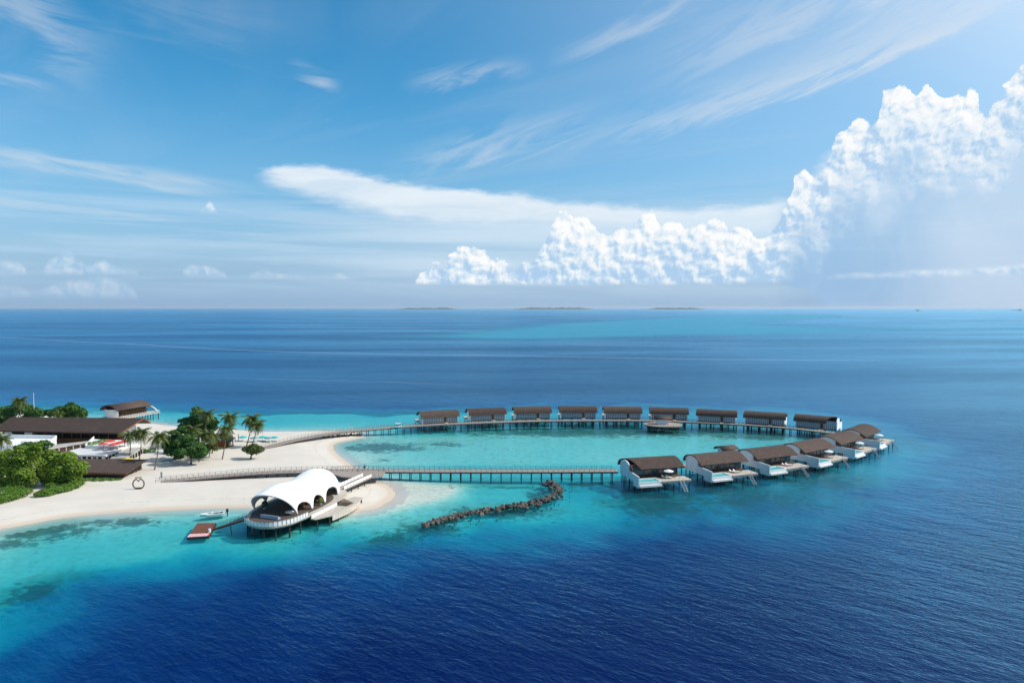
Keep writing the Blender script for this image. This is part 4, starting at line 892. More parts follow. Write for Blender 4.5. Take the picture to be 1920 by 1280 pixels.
# raised terrace with planting and red parasols
r, q = block('planted_terrace', [(160, 838.5), (222, 840), (266, 826), (176, 823)], 1, 4.7, M_conc, 'raised white terrace with red parasols and a strip of planting', 'terrace')
MB().slab(q, 3.7).build('wall', M_white, r)
pr = MB(); pr.bar(q[0] + Vector((0, 0, .4)), q[1] + Vector((0, 0, .4)), .25, .8).bar(q[0] + Vector((0, 0, .55)), q[3] + Vector((0, 0, .55)), .25, 1.1); pr.build('parapet', M_white, r)
tc_ = r.location
def parasol(px, py, z, rad, m, label, group, hgt=2.3, base=None):
    c = G(px, py, z); r = empty('parasol', (c.x, c.y, base if base is not None else z - hgt), 0, label, 'parasol', group); b0 = hgt
    n = 8; vs = [(rad * math.cos(2 * math.pi * i / n), rad * math.sin(2 * math.pi * i / n), b0 - .45) for i in range(n)] + [(0, 0, b0 + .1)] + [(rad * math.cos(2 * math.pi * i / n) * .99, rad * math.sin(2 * math.pi * i / n) * .99, b0 - .62) for i in range(n)]
    MB().add(vs, [(i, (i + 1) % n, n) for i in range(n)] + [(i, n + 1 + i, n + 1 + (i + 1) % n, (i + 1) % n) for i in range(n)] + [tuple(n + 1 + i for i in range(n))[::-1]]).build('canopy', m, r)
    MB().tube([(0, 0, 0), (0, 0, b0 - .5)], .05, 6).build('pole', M_metal, r)
    MB().tube([(0, 0, 0), (0, 0, .12)], .35, 8).build('base', M_conc, r)
    return r
for k, (px, py, lb) in enumerate([(194, 829.5, 'red parasol nearest the white corner post of the raised terrace'), (207, 824, 'red parasol standing farthest back on the raised terrace'), (213, 830, 'red parasol in front on the raised terrace, beside the palm trunks'), (224, 827, 'red parasol half behind the palm fronds on the raised terrace'), (234, 824.5, 'red parasol farthest right, showing through the palms')]):
    parasol(px, py, 7.0, 1.75, M_red, lb, 'red parasols on the raised terrace')
parasol(236, 858.5, 3.4, 2.6, M_yellow, 'yellow canopy beside the low brown roof', None)
# service wing under the palms
r, q = block('service_wing', [(206, 859), (236, 858), (268, 838), (240, 838)], 1, 3.6, M_conc, 'low pale wall with dark openings behind the three beach palms', 'wall')
MB().slab(q, 2.6).build('wall', M_conc, r)
for i in range(6):
    a, b = q[1].lerp(q[2], .05 + i * .16), q[1].lerp(q[2], .05 + i * .16 + .1); d = (b - a).normalized(); nn = Vector((d.y, -d.x, 0)) * .07
    MB().slab([a + nn - Vector((0, 0, .5)), b + nn - Vector((0, 0, .5)), b - nn - Vector((0, 0, .5)), a - nn - Vector((0, 0, .5))], 1.6).build('opening', M_dark, r)
# low building: brown roof swept out to a point
r, q = block('low_pavilion', [(120, 885), (238, 887), (277, 860.5), (120, 859.5)], 1, 3.9, M_roof, 'low brown roofed beach building with a pointed overhanging end', 'building')
zz = [3.1, 3.1, 5.0, 4.6]; qq = [w3(px, py, z) - r.location for (px, py), z in zip([(120, 885), (238, 887), (277, 860.5), (120, 859.5)], zz)]
MB().slab(qq, .3).build('roof', M_roof, r)
e = MB(); e.bar(qq[0] - Vector((0, .05, .35)), qq[1] - Vector((0, .05, .35)), .2, .45); e.build('fascia', M_rwood, r)
MB().box(qq[0].x + 1, qq[1].x - 2.5, qq[0].y + 1.2, qq[3].y - 1, .9, 2.75).build('wall', M_dwood, r)
for i in range(4): c = qq[1].lerp(qq[2], .15 + i * .23); MB().bar((c.x - .8, c.y, c.z - .4), (c.x - 2.6, c.y - .5, 1.0), .14, .14).build('strut', M_dwood, r)
# pavilion on piles off the back shore
a, b = G(224, 770.5, 6.2), G(280, 761.5, 6.2); d = b - a; rz = math.atan2(d.y, d.x); Lp = d.length + 3; n = Vector((-math.sin(rz), math.cos(rz), 0)); c = (a + b) / 2 + n * 5.3
r = empty('stilted_restaurant', (c.x, c.y, 0), rz, 'brown arched roof pavilion on piles off the back shore, rounded white end wall', 'pavilion')
arc2 = [(y * 1.12, 3.5 + (z - 2.6) * 1.0) for y, z in ARC]
roof_mb(Lp, arc2, .3).build('roof', M_roof, r, True)
MB().box(-Lp / 2 - 1, Lp / 2 + 2.5, -8.0, 4.5, 2.6, 3.0).build('deck', M_pale, r)
cw = MB(); pts = [(-Lp / 2 + 1.6 - 1.9 * math.sin(t_), -4.4 + 8.6 * k / 10) for k, t_ in enumerate(np.linspace(0, math.pi, 11))]
for p0, p1 in zip(pts[:-1], pts[1:]): cw.bar((*p0, 4.9), (*p1, 4.9), .25, 3.8)
cw.build('end_wall', M_white, r); MB().box(-Lp / 2 + 2.5, Lp / 2 - 1, -2.6, 4, 3.02, 6.6).build('inner_wall', M_dwood, r)
for i in range(9):
    x = -Lp / 2 + 3.2 + i * (Lp - 4.5) / 9; w_x = (Lp - 4.5) / 9
    MB().bar((x, -4.6, 3.0), (x + w_x, -4.6, 6.1), .14, .14).bar((x + w_x, -4.45, 3.0), (x, -4.45, 6.1), .14, .14).build('cross_brace', M_dwood, r)
rb = MB()
for x in np.arange(-Lp / 2, Lp / 2 + 2.4, 1.2): rb.box(x - .05, x + .05, -7.95, -7.85, 3.0, 4.0)
rb.box(-Lp / 2, Lp / 2 + 2.4, -7.96, -7.84, 3.95, 4.05).build('railing', M_white, r)
arcb = MB(); ap = [(Lp / 2 + 1.5, -7.5 + 11 * k / 10, 3.4 + 2.4 * math.sin(math.pi * k / 10)) for k in range(11)]
arcb.tube(ap, .35, 6).build('white_arch', M_white, r)
piles(r, [(x, y) for x in np.linspace(-Lp / 2, Lp / 2 + 2, 8) for y in (-7.2, -2, 3.5)], 2.6)
# thatched beach bar with orange boards
c = G(412, 836, 1.2); r = empty('beach_bar', (c.x, c.y, 1.1), R(12), 'thatched beach bar with orange timber walls under the palms', 'beach bar')
MB().box(-3.2, 3.4, -2.2, 2.2, 0, 2.7).build('wall', M_dwood, r)
for i in range(11): MB().box(-2.4 + i * .52, -2.4 + i * .52 + .49, -2.32, -2.22, .1, 2.5).build('board', M_orange, r)
MB().add([(-4.6, -3.8, 2.6), (5.0, -3.8, 2.6), (5.0, 3.8, 2.6), (-4.6, 3.8, 2.6), (-2.2, 0, 4.9), (2.6, 0, 4.9), (-4.6, -3.8, 2.3), (5.0, -3.8, 2.3), (5.0, 3.8, 2.3), (-4.6, 3.8, 2.3)],
         [(0, 1, 5, 4), (1, 2, 5), (2, 3, 4, 5), (3, 0, 4), (0, 6, 7, 1), (1, 7, 8, 2), (2, 8, 9, 3), (3, 9, 6, 0), (6, 9, 8, 7)]).build('thatch_roof', M_thatch, r)
for x, y in ((4.4, -3.2), (4.4, 3.2), (-4.1, -3.2)): MB().tube([(x, y, 0), (x, y, 2.5)], .12, 6).build('post', M_pale, r)

# ------------------------------------------------------------------ vegetation
def leaf_mat(name, a, b, c):
    m = mat(name, a, .55, .35); t = m.node_tree; p = geo(t); n = NOISE(t, p, .55, 4, .6); n2 = NOISE(t, p, 3.5, 3, .6)
    k = MIX(t, SS(t, n, .35, .65), a, b); k = MIX(t, MA(t, 'MULTIPLY', SS(t, n2, .5, .75), .55), k, c); t.links.new(k, bsdf(m).inputs['Base Color'])
    tl = nd(t, 'ShaderNodeBsdfTranslucent'); t.links.new(MIX(t, 1.0, k, (1.3, 1.5, .7), 'MULTIPLY'), tl.inputs[0]); mx = nd(t, 'ShaderNodeMixShader'); mx.inputs[0].default_value = .28
    t.links.new(bsdf(m).outputs[0], mx.inputs[1]); t.links.new(tl.outputs[0], mx.inputs[2]); t.links.new(mx.outputs[0], t.nodes['Material Output'].inputs[0]); return m
M_leafd = leaf_mat('deep_green_leaves', (.034, .10, .018), (.065, .16, .027), (.10, .20, .04))
M_leafy = leaf_mat('yellow_green_leaves', (.12, .21, .018), (.18, .27, .026), (.25, .33, .045))
M_leafo = leaf_mat('olive_leaves', (.075, .105, .025), (.12, .15, .04), (.15, .18, .06))
M_hedge = leaf_mat('hedge_leaves', (.08, .18, .02), (.13, .24, .03), (.19, .29, .045))
M_palm = leaf_mat('palm_leaves', (.060, .095, .020), (.10, .135, .03), (.20, .19, .06))
M_bark = weather(mat('grey_bark', rough=.95), (.21, .17, .13), (.11, .085, .065), 2.5, (1, 1, .4), bump_s=.5)
def leaves_mb(lobes, n, size, r_, core=True):
    V = []; Fq = []; areas = np.array([(l[3] * l[4] + l[3] * l[5] + l[4] * l[5]) for l in lobes]); areas = areas / areas.sum()
    for (cx_, cy_, cz_, rx, ry, rz_), ar in zip(lobes, areas):
        m_ = max(8, int(n * ar)); u = r_.normal(size=(m_, 3)); u /= np.linalg.norm(u, axis=1)[:, None]; flip = (u[:, 2] < -.25) & (r_.random(m_) < .6); u[flip, 2] *= -1
        rad = r_.uniform(.62, 1.06, m_) ** .7; lump = .82 + .30 * np.array([vnoise(np.array([v[0] * 2.6 + cx_]), np.array([v[1] * 2.6 + v[2] * 2.1 + cy_]), 9)[0] for v in u])
        c = np.array([cx_, cy_, cz_]) + u * np.array([rx, ry, rz_]) * (rad * lump)[:, None]
        nrm = u * .7 + r_.normal(size=(m_, 3)) * .5 + np.array([0, 0, .45]); nrm /= np.linalg.norm(nrm, axis=1)[:, None]
        tg = np.cross(nrm, r_.normal(size=(m_, 3))); tg /= np.linalg.norm(tg, axis=1)[:, None]; bt = np.cross(nrm, tg); s_ = size * r_.uniform(.6, 1.35, m_)[:, None]
        k0 = len(V) * 0
        q = np.stack([c - tg * s_ * .5, c + bt * s_ * .30 + nrm * s_ * .06, c + tg * s_ * .5, c - bt * s_ * .30 + nrm * s_ * .06], 1)
        V.append(q.reshape(-1, 3))
    V = np.concatenate(V); Fq = np.arange(len(V)).reshape(-1, 4); return V, Fq
def crown_obj(name, parent, lobes, n, size, m, seed):
    V, Fq = leaves_mb(lobes, n, size, np.random.default_rng(seed)); me = bpy.data.meshes.new(name)
    me.from_pydata(V.tolist(), [], Fq.tolist()); me.materials.append(m); o = bpy.data.objects.new(name, me); COL.objects.link(o); o.parent = parent; return o
def tree(px, py, lobes_px, m, label, n=2600, size=.75, seed=1, group='broadleaf trees', trunk=True, name='broadleaf_tree', flat=.8, z0=1.15, limb_r=.3, cat='tree', deep=.9):
    c = G(px, py, z0); r = empty(name, (c.x, c.y, z0), 0, label, cat, group); s = c.y / F; lobes = []; rr = np.random.default_rng(seed + 100)
    for (lx, ly, lr, *fl) in lobes_px:
        dy = rr.uniform(-.6, .6) * lr * s; Yd = c.y + dy; z = H - (ly - 577) * Yd / F; f_ = fl[0] if fl else flat
        lobes.append(((lx - 960) / F * Yd - c.x, dy, z - z0, lr * s, lr * s * deep, lr * s * f_))
    crown_obj('crown', r, lobes, n, size, m, seed)
    if trunk:
        b = MB(); top = np.mean([l[:3] for l in lobes], 0); fork = Vector((top[0] * .35, top[1] * .35, max(.9, top[2] * .45)))
        b.tube([(0, 0, -.2), (fork.x * .4, fork.y * .4, fork.z * .5), fork], [limb_r * 1.35, limb_r, limb_r * .8], 8)
        for l in lobes: b.tube([fork - Vector((0, 0, .25)), fork.lerp(Vector(l[:3]), .55) + Vector((0, 0, .15)), Vector(l[:3])], [limb_r * .55, limb_r * .35, limb_r * .15], 5)
        b.build('trunk', M_bark, r, True)
    return r
tree(358, 871, [(338, 848, 16, .45), (362, 842, 20, .4), (352, 832, 17, .4), (374, 850, 12, .6), (345, 822, 15, .4), (366, 858, 9, .5), (330, 858, 9, .5), (355, 850, 15, .6), (370, 836, 9, .5)], M_leafd, 'big layered tree in front of the grove, slim forked trunk on open sand', 7140, .85, 2)
tree(328, 862, [(322, 846, 20, .5), (332, 832, 18, .45), (318, 824, 15, .4), (340, 840, 14, .5), (312, 838, 13, .5), (326, 812, 14, .35), (338, 806, 11, .4), (305, 834, 8, .5)], M_leafd, 'wide dark tree at the left of the grove, leaning trunk in shade', 7140, .85, 3, limb_r=.45)
tree(372, 838, [(372, 800, 22, .5), (356, 790, 18, .45), (366, 776, 13, .5), (386, 788, 15, .6), (345, 802, 16, .45), (392, 804, 12, .7), (340, 790, 11, .4), (360, 812, 18, .6), (385, 818, 13, .6), (364, 768, 8, .6), (398, 794, 8, .7)], M_leafd, 'tallest dark tree at the back of the grove against the blue sea', 7820, .9, 4, limb_r=.5)
tree(392, 858, [(390, 838, 10, .7), (398, 842, 7, .8), (382, 846, 8, .7)], M_leafo, 'small olive tree between grove and orange beach bar', 900, .6, 5, limb_r=.15)
tree(470, 860, [(459, 844, 9, .8), (470, 842, 11, .8), (482, 844, 9, .8), (470, 847, 12, .55), (489, 845, 4, .8), (453, 845, 5, .8), (464, 849, 8, .6), (477, 849, 8, .6), (470, 838, 7, .7)], M_leafo, 'lone round clipped bush tree on the open sand by the boardwalk', 5200, .42, 6, limb_r=.28)
tree(30, 915, [(12, 862, 24), (38, 855, 22), (20, 880, 26), (50, 872, 20), (5, 890, 24), (35, 893, 20), (55, 850, 14), (-18, 870, 24), (62, 838, 10), (0, 912, 18), (25, 908, 18), (48, 905, 14)], M_leafy, 'big light green tree at the left edge above the beach hedge', 11000, .8, 7, limb_r=.4)
tree(108, 910, [(92, 872, 24), (115, 866, 22), (135, 880, 20), (105, 888, 24), (80, 888, 18), (128, 896, 17), (146, 886, 9), (88, 856, 15), (70, 868, 14), (80, 903, 13), (102, 904, 14), (125, 905, 11), (72, 890, 14)], M_leafy, 'broad rounded light green tree beside the low brown roof', 10500, .8, 8, limb_r=.4)
tree(70, 868, [(60, 838, 14, .5), (75, 832, 11, .5), (45, 836, 12, .5), (30, 842, 13, .5), (85, 836, 8, .5), (66, 848, 15, .6)], M_leafd, 'dark leaved tree growing in front of the white parapet', 2200, .8, 9)
tree(25, 800, [(15, 772, 18, .6), (40, 768, 17, .6), (58, 774, 16, .6), (0, 780, 18, .7), (28, 760, 11, .6), (50, 784, 15, .6), (68, 778, 10, .7), (10, 792, 16, .7), (-15, 772, 16, .6)], M_leafd, 'dark tree clump behind the hall roof at the left edge of the photo', 7480, 1.0, 10, limb_r=.5)
tree(118, 800, [(110, 771, 17, .5), (130, 766, 15, .5), (146, 774, 12, .7), (95, 776, 13, .5), (122, 780, 18, .6), (128, 759, 7, .6), (85, 772, 8, .5), (150, 780, 8, .8)], M_leafd, 'spreading dark tree behind the hall roof, left of the stilted pavilion', 6120, 1.0, 11, limb_r=.5)
def hedge(pts, label, seed, m=None, n=2200, size=.42, h=1.0, group='clipped hedges', name='hedge'):
    c = G(*pts[0][:2], 1.0); r = empty(name, (c.x, c.y, .9), 0, label, 'hedge', group); lobes = []
    for px, py, rp in pts: q = G(px, py, 1.0); s = q.y / F; lobes.append((q.x - c.x, q.y - c.y + rp * s * .2, rp * s * .62 * h, rp * s * 1.15, rp * s * 1.3, rp * s * .72 * h))
    crown_obj('foliage', r, lobes, n, size, m or M_hedge, seed)
    b = MB()
    for l in lobes: b.tube([(l[0], l[1], -.1), (l[0] + .1, l[1], l[2])], [.1, .05], 5)
    b.build('stem', M_bark, r); return r
hedge([(75, 932, 10), (90, 930, 12), (106, 926, 12), (122, 922, 12), (137, 917, 11), (147, 911, 8), (98, 918, 12), (120, 912, 10)], 'trimmed hedge curving along the beach below the rounded tree', 21, n=7500)
hedge([(-12, 946, 14), (4, 943, 15), (20, 939, 14), (36, 934, 13), (48, 927, 10), (10, 930, 14), (28, 926, 12)], 'trimmed hedge cut off by the left edge, nearest the water', 22, n=6500)
hedge([(150, 902, 7), (165, 902, 7), (180, 902, 7), (195, 902, 7), (210, 902, 6), (222, 901, 5)], 'low green planting along the foot of the low brown building', 23, n=1500, h=.7)
hedge([(240, 853, 8), (252, 852, 9), (264, 850, 8), (258, 846, 7)], 'rounded green shrubs at the foot of the three beach palms', 24, n=1500)
hedge([(272, 850, 6), (284, 848, 7)], 'small dark shrub beside the tall beach palm', 25, M_leafd, 700)
hedge([(403, 845, 4), (412, 843, 4), (422, 841, 4), (431, 838, 4)], 'yellow green planting in front of the orange beach bar', 26, M_leafy, 700, h=.7)
hedge([(168, 832, 5), (178, 830, 5), (188, 828, 5), (196, 826, 4)], 'green planting strip on the raised terrace', 27, M_hedge, 800, h=.9)
bpy.data.objects['hedge.006'].location.z = 4.7; _c = G(168, 832, 5.2); bpy.data.objects['hedge.006'].location.x = _c.x; bpy.data.objects['hedge.006'].location.y = _c.y
# palms
def frond_mesh(L, droop, seed):
    r_ = np.random.default_rng(seed); V = []; Fc = []; pts = []
    N_ = 15
    for i in range(N_ + 1):
        q = i / N_; pts.append(np.array([L * (q - .22 * q * q * droop), 0, L * (.30 * q - (.62 * droop + .12) * q * q)]))
    for i in range(N_):                    # rachis
        a, b = pts[i], pts[i + 1]; w = .06 * (1 - i / N_) + .012; k = len(V); V += [a + (0, w, 0), a - (0, w, 0), b - (0, w * .8, 0), b + (0, w * .8, 0)]; Fc.append((k, k + 1, k + 2, k + 3))
    for i in range(1, N_ + 1):
        q = i / N_; l = L * .30 * math.sin(math.pi * min(1, q * .86 + .12)) + .12; a = pts[i]; d = pts[i] - pts[i - 1]; d /= np.linalg.norm(d)
        for sg in (-1, 1):
            tip = a + d * l * .55 + np.array([0, sg * l * .80, -l * (.42 + r_.uniform(-.1, .22))]); k = len(V); e = d * .17
            V += [a - e, a + e, tip]; Fc.append((k, k + 1, k + 2))
    me = bpy.data.meshes.new('frond'); me.from_pydata([tuple(v) for v in V], [], Fc); me.materials.append(M_palm); return me
FRM = [frond_mesh(4.3, d, i) for i, d in enumerate((.55, .85, 1.1, 1.45))]
def palm(bx, by, cx_, cy_, label, sc=1.0, n=22, seed=0, z0=1.15, group='coconut palms'):
    b0 = G(bx, by, z0); r_ = np.random.default_rng(seed); s = b0.y / F; top = Vector(((cx_ - 960) * s - b0.x, 0, H - (cy_ - 577) * s - z0))
    r = empty('palm_tree', b0, 0, label, 'palm tree', group); mid = top * .5 + Vector((top.x * .12 + .15, .1, 0))
    MB().tube([(0, 0, -.3), (0, 0, .25), mid * .5 + Vector((0, 0, 0)), mid, top.lerp(mid, .4), top], [.34, .24, .19, .17, .15, .14], 7).build('trunk', M_bark, r, True)
    MB().tube([top - Vector((0, 0, .5)), top + Vector((0, 0, .25))], [.28, .12], 7).build('heart', M_palm, r, True)
    for i in range(n):
        k = i / n; el_ = 1.05 - 1.75 * k + r_.normal() * .1; azm = i * 2.39996 + r_.normal() * .15; f = bpy.data.objects.new('frond', FRM[min(3, int(k * 4))]); COL.objects.link(f); f.parent = r; f.location = top
        f.rotation_euler = (r_.normal() * .2, -el_ * .62, azm); f.scale = (sc * r_.uniform(.85, 1.12),) * 3
    return r
for i, q in enumerate([(290, 881, 292, 820, 'tall palm standing alone on open sand left of the grove', 1.05), (242, 866, 238, 816, 'palm before the raised terrace, leftmost of the three by the flat roof', 1.0), (261, 864, 259, 812, 'palm between the two others beside the raised terrace', 1.05),
                       (417, 861, 419, 806, 'palm with a thin straight trunk in front of the orange beach bar', 1.0), (437, 836, 428, 783, 'tall palm behind the orange beach bar, crown against turquoise water', 1.15), (462, 838, 468, 786, 'taller palm of the close pair above the round bush tree', 1.15), (471, 838, 478, 797, 'lower palm of the close pair above the round bush tree', 1.05),
                       (380, 848, 383, 776, 'palm rising through the top of the tallest grove tree', 1.0), (362, 860, 355, 806, 'palm with pale leaf ribs in the middle of the grove', 1.05), (373, 866, 383, 815, 'palm at the right side of the grove, short shadowed trunk', .95), (398, 850, 395, 820, 'short palm leaning over the thatched beach bar', .8), (36, 806, 33, 752, 'palm head showing above the dark trees at the left edge', 1.0), (-6, 870, -4, 824, 'palm cut off by the left edge of the photo', 1.0), (104, 806, 104, 776, 'short palm in front of the spreading dark tree behind the hall', .7)]):
    palm(*q[:5], sc=q[5], seed=i + 3, n=24)

# ------------------------------------------------------------------ boats, cart, people, furniture
def hull(L, Bm, D, name, parent, m):      # pointed planing hull, bow towards -x
    st = [(-.5, .02, .95, 1.0), (-.42, .30, .8, .97), (-.28, .68, .35, .9), (-.05, .95, .05, .82), (.25, 1.0, 0, .78), (.5, .92, 0, .76)]; vs = []; fs = []
    for x, w, k, s in st: vs += [(x * L, -w * Bm / 2, s * D), (x * L, -w * Bm * .40, D * (.25 + k * .5)), (x * L, 0, D * k * .6 - .12), (x * L, w * Bm * .40, D * (.25 + k * .5)), (x * L, w * Bm / 2, s * D)]
    for i in range(len(st) - 1):
        for j in range(4): a = i * 5 + j; fs.append((a, a + 1, a + 6, a + 5))
    fs.append((25, 26, 27, 28, 29)); return MB().add(vs, fs).build(name, m, parent, True)
c = G(399, 968.5, 0); e = G(372.5, 971, 0); b_ = G(424, 965.5, 0); rz = math.atan2(b_.y - e.y, b_.x - e.x); Lb = (b_ - e).length
r = empty('motorboat', (c.x, c.y, 0), rz, 'small white open motorboat moored beside the gangway', 'motorboat'); k = Lb / 7.4
hull(Lb * .93, 2.5, 1.15, 'hull', r, M_wclean)
MB().prism([(-3.0, -.35), (-1.4, -1.0), (-1.4, 1.0), (-3.0, .35)], .98, 1.08).prism([(-1.38, -1.15), (3.0, -1.1), (3.0, -.8), (-1.38, -.82)], .9, .98).prism([(-1.38, .82), (3.0, .8), (3.0, 1.1), (-1.38, 1.15)], .9, .98).prism([(2.5, -.79), (3.1, -.79), (3.1, .79), (2.5, .79)], .86, .96).build('foredeck', M_wclean, r)
MB().box(-1.37, 2.49, -.8, .8, .42, .5).build('cockpit_floor', M_conc, r)
MB().box(-.5, .1, -.45, .45, .51, 1.35).build('console', M_wclean, r); MB().box(.7, 1.1, -.7, .7, .51, .85).box(1.9, 2.4, -.75, .75, .51, .88).build('seat', M_black, r)
MB().add([(-.5, -.5, 1.36), (-.5, .5, 1.36), (-.25, .42, 1.8), (-.25, -.42, 1.8), (-.46, -.5, 1.36), (-.46, .5, 1.36), (-.21, .42, 1.8), (-.21, -.42, 1.8)], [(0, 1, 2, 3), (7, 6, 5, 4), (0, 4, 5, 1), (1, 5, 6, 2), (2, 6, 7, 3), (3, 7, 4, 0)]).build('windscreen', M_glass, r)
MB().box(3.25, 3.85, -.28, .28, 1.0, 1.7).box(3.45, 3.7, -.12, .12, -.3, .98).box(3.12, 3.24, -.2, .2, .6, 1.1).build('outboard_motor', M_black, r)
# golf cart on the far boardwalk
c = G(747, 801.5, DK); a = G(700, 805, DK); b2 = G(790, 798.3, DK); rz = math.atan2(b2.y - a.y, b2.x - a.x)
r = empty('golf_cart', (c.x, c.y, DK), rz, 'white golf cart parked on the far boardwalk before its first villa', 'golf cart')
MB().add([(-1.5, -.6, .3), (1.5, -.6, .3), (1.5, .6, .3), (-1.5, .6, .3), (-1.5, -.6, .8), (.5, -.6, .55), (.9, -.6, .9), (1.5, -.55, .75), (1.5, .55, .75), (.9, .6, .9), (.5, .6, .55), (-1.5, .6, .8)],
         [(3, 2, 1, 0), (0, 1, 7, 6, 5, 4), (3, 11, 10, 9, 8, 2), (4, 5, 10, 11), (5, 6, 9, 10), (6, 7, 8, 9), (1, 2, 8, 7), (0, 4, 11, 3)]).build('body', M_wclean, r)
MB().prism([(-1.4, -.65), (1.0, -.65), (1.05, 0), (1.0, .65), (-1.4, .65)], 1.86, 1.95).build('canopy', M_wclean, r)
for x, y in ((-1.3, -.55), (-1.3, .55), (.85, -.55), (.85, .55)): MB().bar((x, y, .7), (x * .97, y, 1.87), .05, .05).build('canopy_post', M_black, r)
for y0, y1, x in ((-.5, .5, -.55),): MB().box(x, x + .5, y0, y1, .68, .85).box(x - .14, x - .01, y0, y1, .85, 1.3).build('seat', M_black, r)
for x, y in ((-1.0, -.55), (-1.0, .55), (1.05, -.55), (1.05, .55)):
    w = MB().tube([(x, y - .09, .25), (x, y + .09, .25)], .25, 12).build('wheel', M_black, r)
# a person under an umbrella on the landing
def person(loc, label, shirt, legs, group=None, hgt=1.72):
    r = empty('person', loc, 0, label, 'person', group); s = hgt / 1.72
    J = [(0, 0, .93), (0, 0, 1.15), (0, .0, 1.40), (0, 0, 1.50), (0, -.02, 1.62), (.1, 0, .88), (.11, -.02, .48), (.11, .02, .06), (.11, -.14, .04), (-.1, 0, .88), (-.12, .12, .48), (-.12, .22, .08), (-.12, .08, .04), (.19, 0, 1.40), (.24, .02, 1.14), (.22, -.2, 1.12), (.21, -.27, 1.14), (-.19, 0, 1.40), (-.25, .04, 1.12), (-.24, -.08, .9), (-.24, -.1, .82), (0, 0, 1.56), (0, -.01, 1.70)]
    Ed = [(0, 1), (1, 2), (2, 3), (3, 21), (21, 4), (4, 22), (0, 5), (5, 6), (6, 7), (7, 8), (0, 9), (9, 10), (10, 11), (11, 12), (2, 13), (13, 14), (14, 15), (15, 16), (2, 17), (17, 18), (18, 19), (19, 20)]
    Rd = [.15, .13, .15, .06, .10, .095, .065, .045, .035, .095, .065, .045, .035, .065, .045, .035, .03, .065, .045, .035, .03, .07, .075]
    me = bpy.data.meshes.new('body'); me.from_pydata([tuple(x * s for x in j) for j in J], Ed, []); o = bpy.data.objects.new('body', me); COL.objects.link(o); o.parent = r
    sk = o.modifiers.new('skin', 'SKIN'); 
    for v, rad in zip(me.skin_vertices[0].data, Rd): v.radius = (rad * s, rad * s)
    me.skin_vertices[0].data[0].use_root = True; o.modifiers.new('sub', 'SUBSURF').levels = 1
    t_ = bpy.data.materials.new('person_cloth'); t_.use_nodes = True; nt_ = t_.node_tree; oc = nd(nt_, 'ShaderNodeSeparateXYZ'); nt_.links.new(nd(nt_, 'ShaderNodeTexCoord').outputs['Object'], oc.inputs[0])
    z = oc.outputs[2]; c_ = MIX(nt_, SS(nt_, z, .92 * s, .94 * s), legs, shirt); c_ = MIX(nt_, SS(nt_, z, 1.44 * s, 1.46 * s), c_, (.36, .2, .13)); c_ = MIX(nt_, SS(nt_, z, 1.66 * s, 1.68 * s), c_, (.02, .015, .012)); nt_.links.new(c_, bsdf(t_).inputs[0]); me.materials.append(t_)
    return r
c = G(684, 881.2, DK + .07); person(c, 'person in dark clothes walking on the landing under a grey umbrella', (.03, .03, .04), (.025, .025, .03))
u = empty('umbrella', (c.x + .2, c.y - .25, c.z + 1.05), 0, 'grey open umbrella held by the person on the landing', 'umbrella')
vs = [(.62 * math.cos(2 * math.pi * i / 10), .62 * math.sin(2 * math.pi * i / 10), 1.0) for i in range(10)] + [(0, 0, 1.3)] + [(.6 * math.cos(2 * math.pi * i / 10), .6 * math.sin(2 * math.pi * i / 10), .97) for i in range(10)] + [(0, 0, 1.26)]
MB().add(vs, [(i, (i + 1) % 10, 10) for i in range(10)] + [(11 + (i + 1) % 10, 11 + i, 21) for i in range(10)] + [(i, 11 + i, 11 + (i + 1) % 10, (i + 1) % 10) for i in range(10)]).build('canopy', M_metal, u)
MB().tube([(0, 0, 0), (0, 0, 1.27)], .02, 5).build('handle', M_black, u)
# villa terraces: parasols, loungers, low tables
def lounger_src():
    r = empty('sun_lounger', (0, 0, 0))
    MB().box(-.35, .35, -1.0, .35, .28, .36).build('frame', M_dwood, r); MB().add([(-.35, .36, .3), (.35, .36, .3), (.35, .95, .75), (-.35, .95, .75), (-.35, .36, .38), (.35, .36, .38), (.35, .93, .85), (-.35, .93, .85)], [(3, 2, 1, 0), (4, 5, 6, 7), (0, 1, 5, 4), (1, 2, 6, 5), (2, 3, 7, 6), (3, 0, 4, 7)]).build('backrest', M_cush, r)
    MB().box(-.33, .33, -.98, .34, .365, .48).build('cushion', M_cush, r)
    for x, y in ((-.28, -.9), (.28, -.9), (-.28, .3), (.28, .3)): MB().box(x - .04, x + .04, y - .04, y + .04, 0, .28).build('leg', M_dwood, r)
    return r
LG = lounger_src(); LGU = [False]
def put_lounger(v, x, y, rz, z, label, group, m=None):
    o = LG if not LGU[0] else copy_tree(LG); LGU[0] = True; M_ = Matrix.Translation(v.location) @ Matrix.Rotation(v.rotation_euler.z, 4, 'Z'); p = M_ @ Vector((x, y, z)); o.location = p; o.rotation_euler = (0, 0, v.rotation_euler.z + rz); tag(o, label, 'sun lounger', group); return o
def put_parasol(v, x, y, label):
    M_ = Matrix.Translation(v.location) @ Matrix.Rotation(v.rotation_euler.z, 4, 'Z'); p = M_ @ Vector((x, y, 2.94)); s = (p.y) / F
    r = parasol(960, 700, 10, 1.55, M_cush, label, 'white parasols on the villa decks', 2.5, 0); r.location = p; return r
ORD = ['first', 'second', 'third', 'fourth', 'fifth', 'outermost']
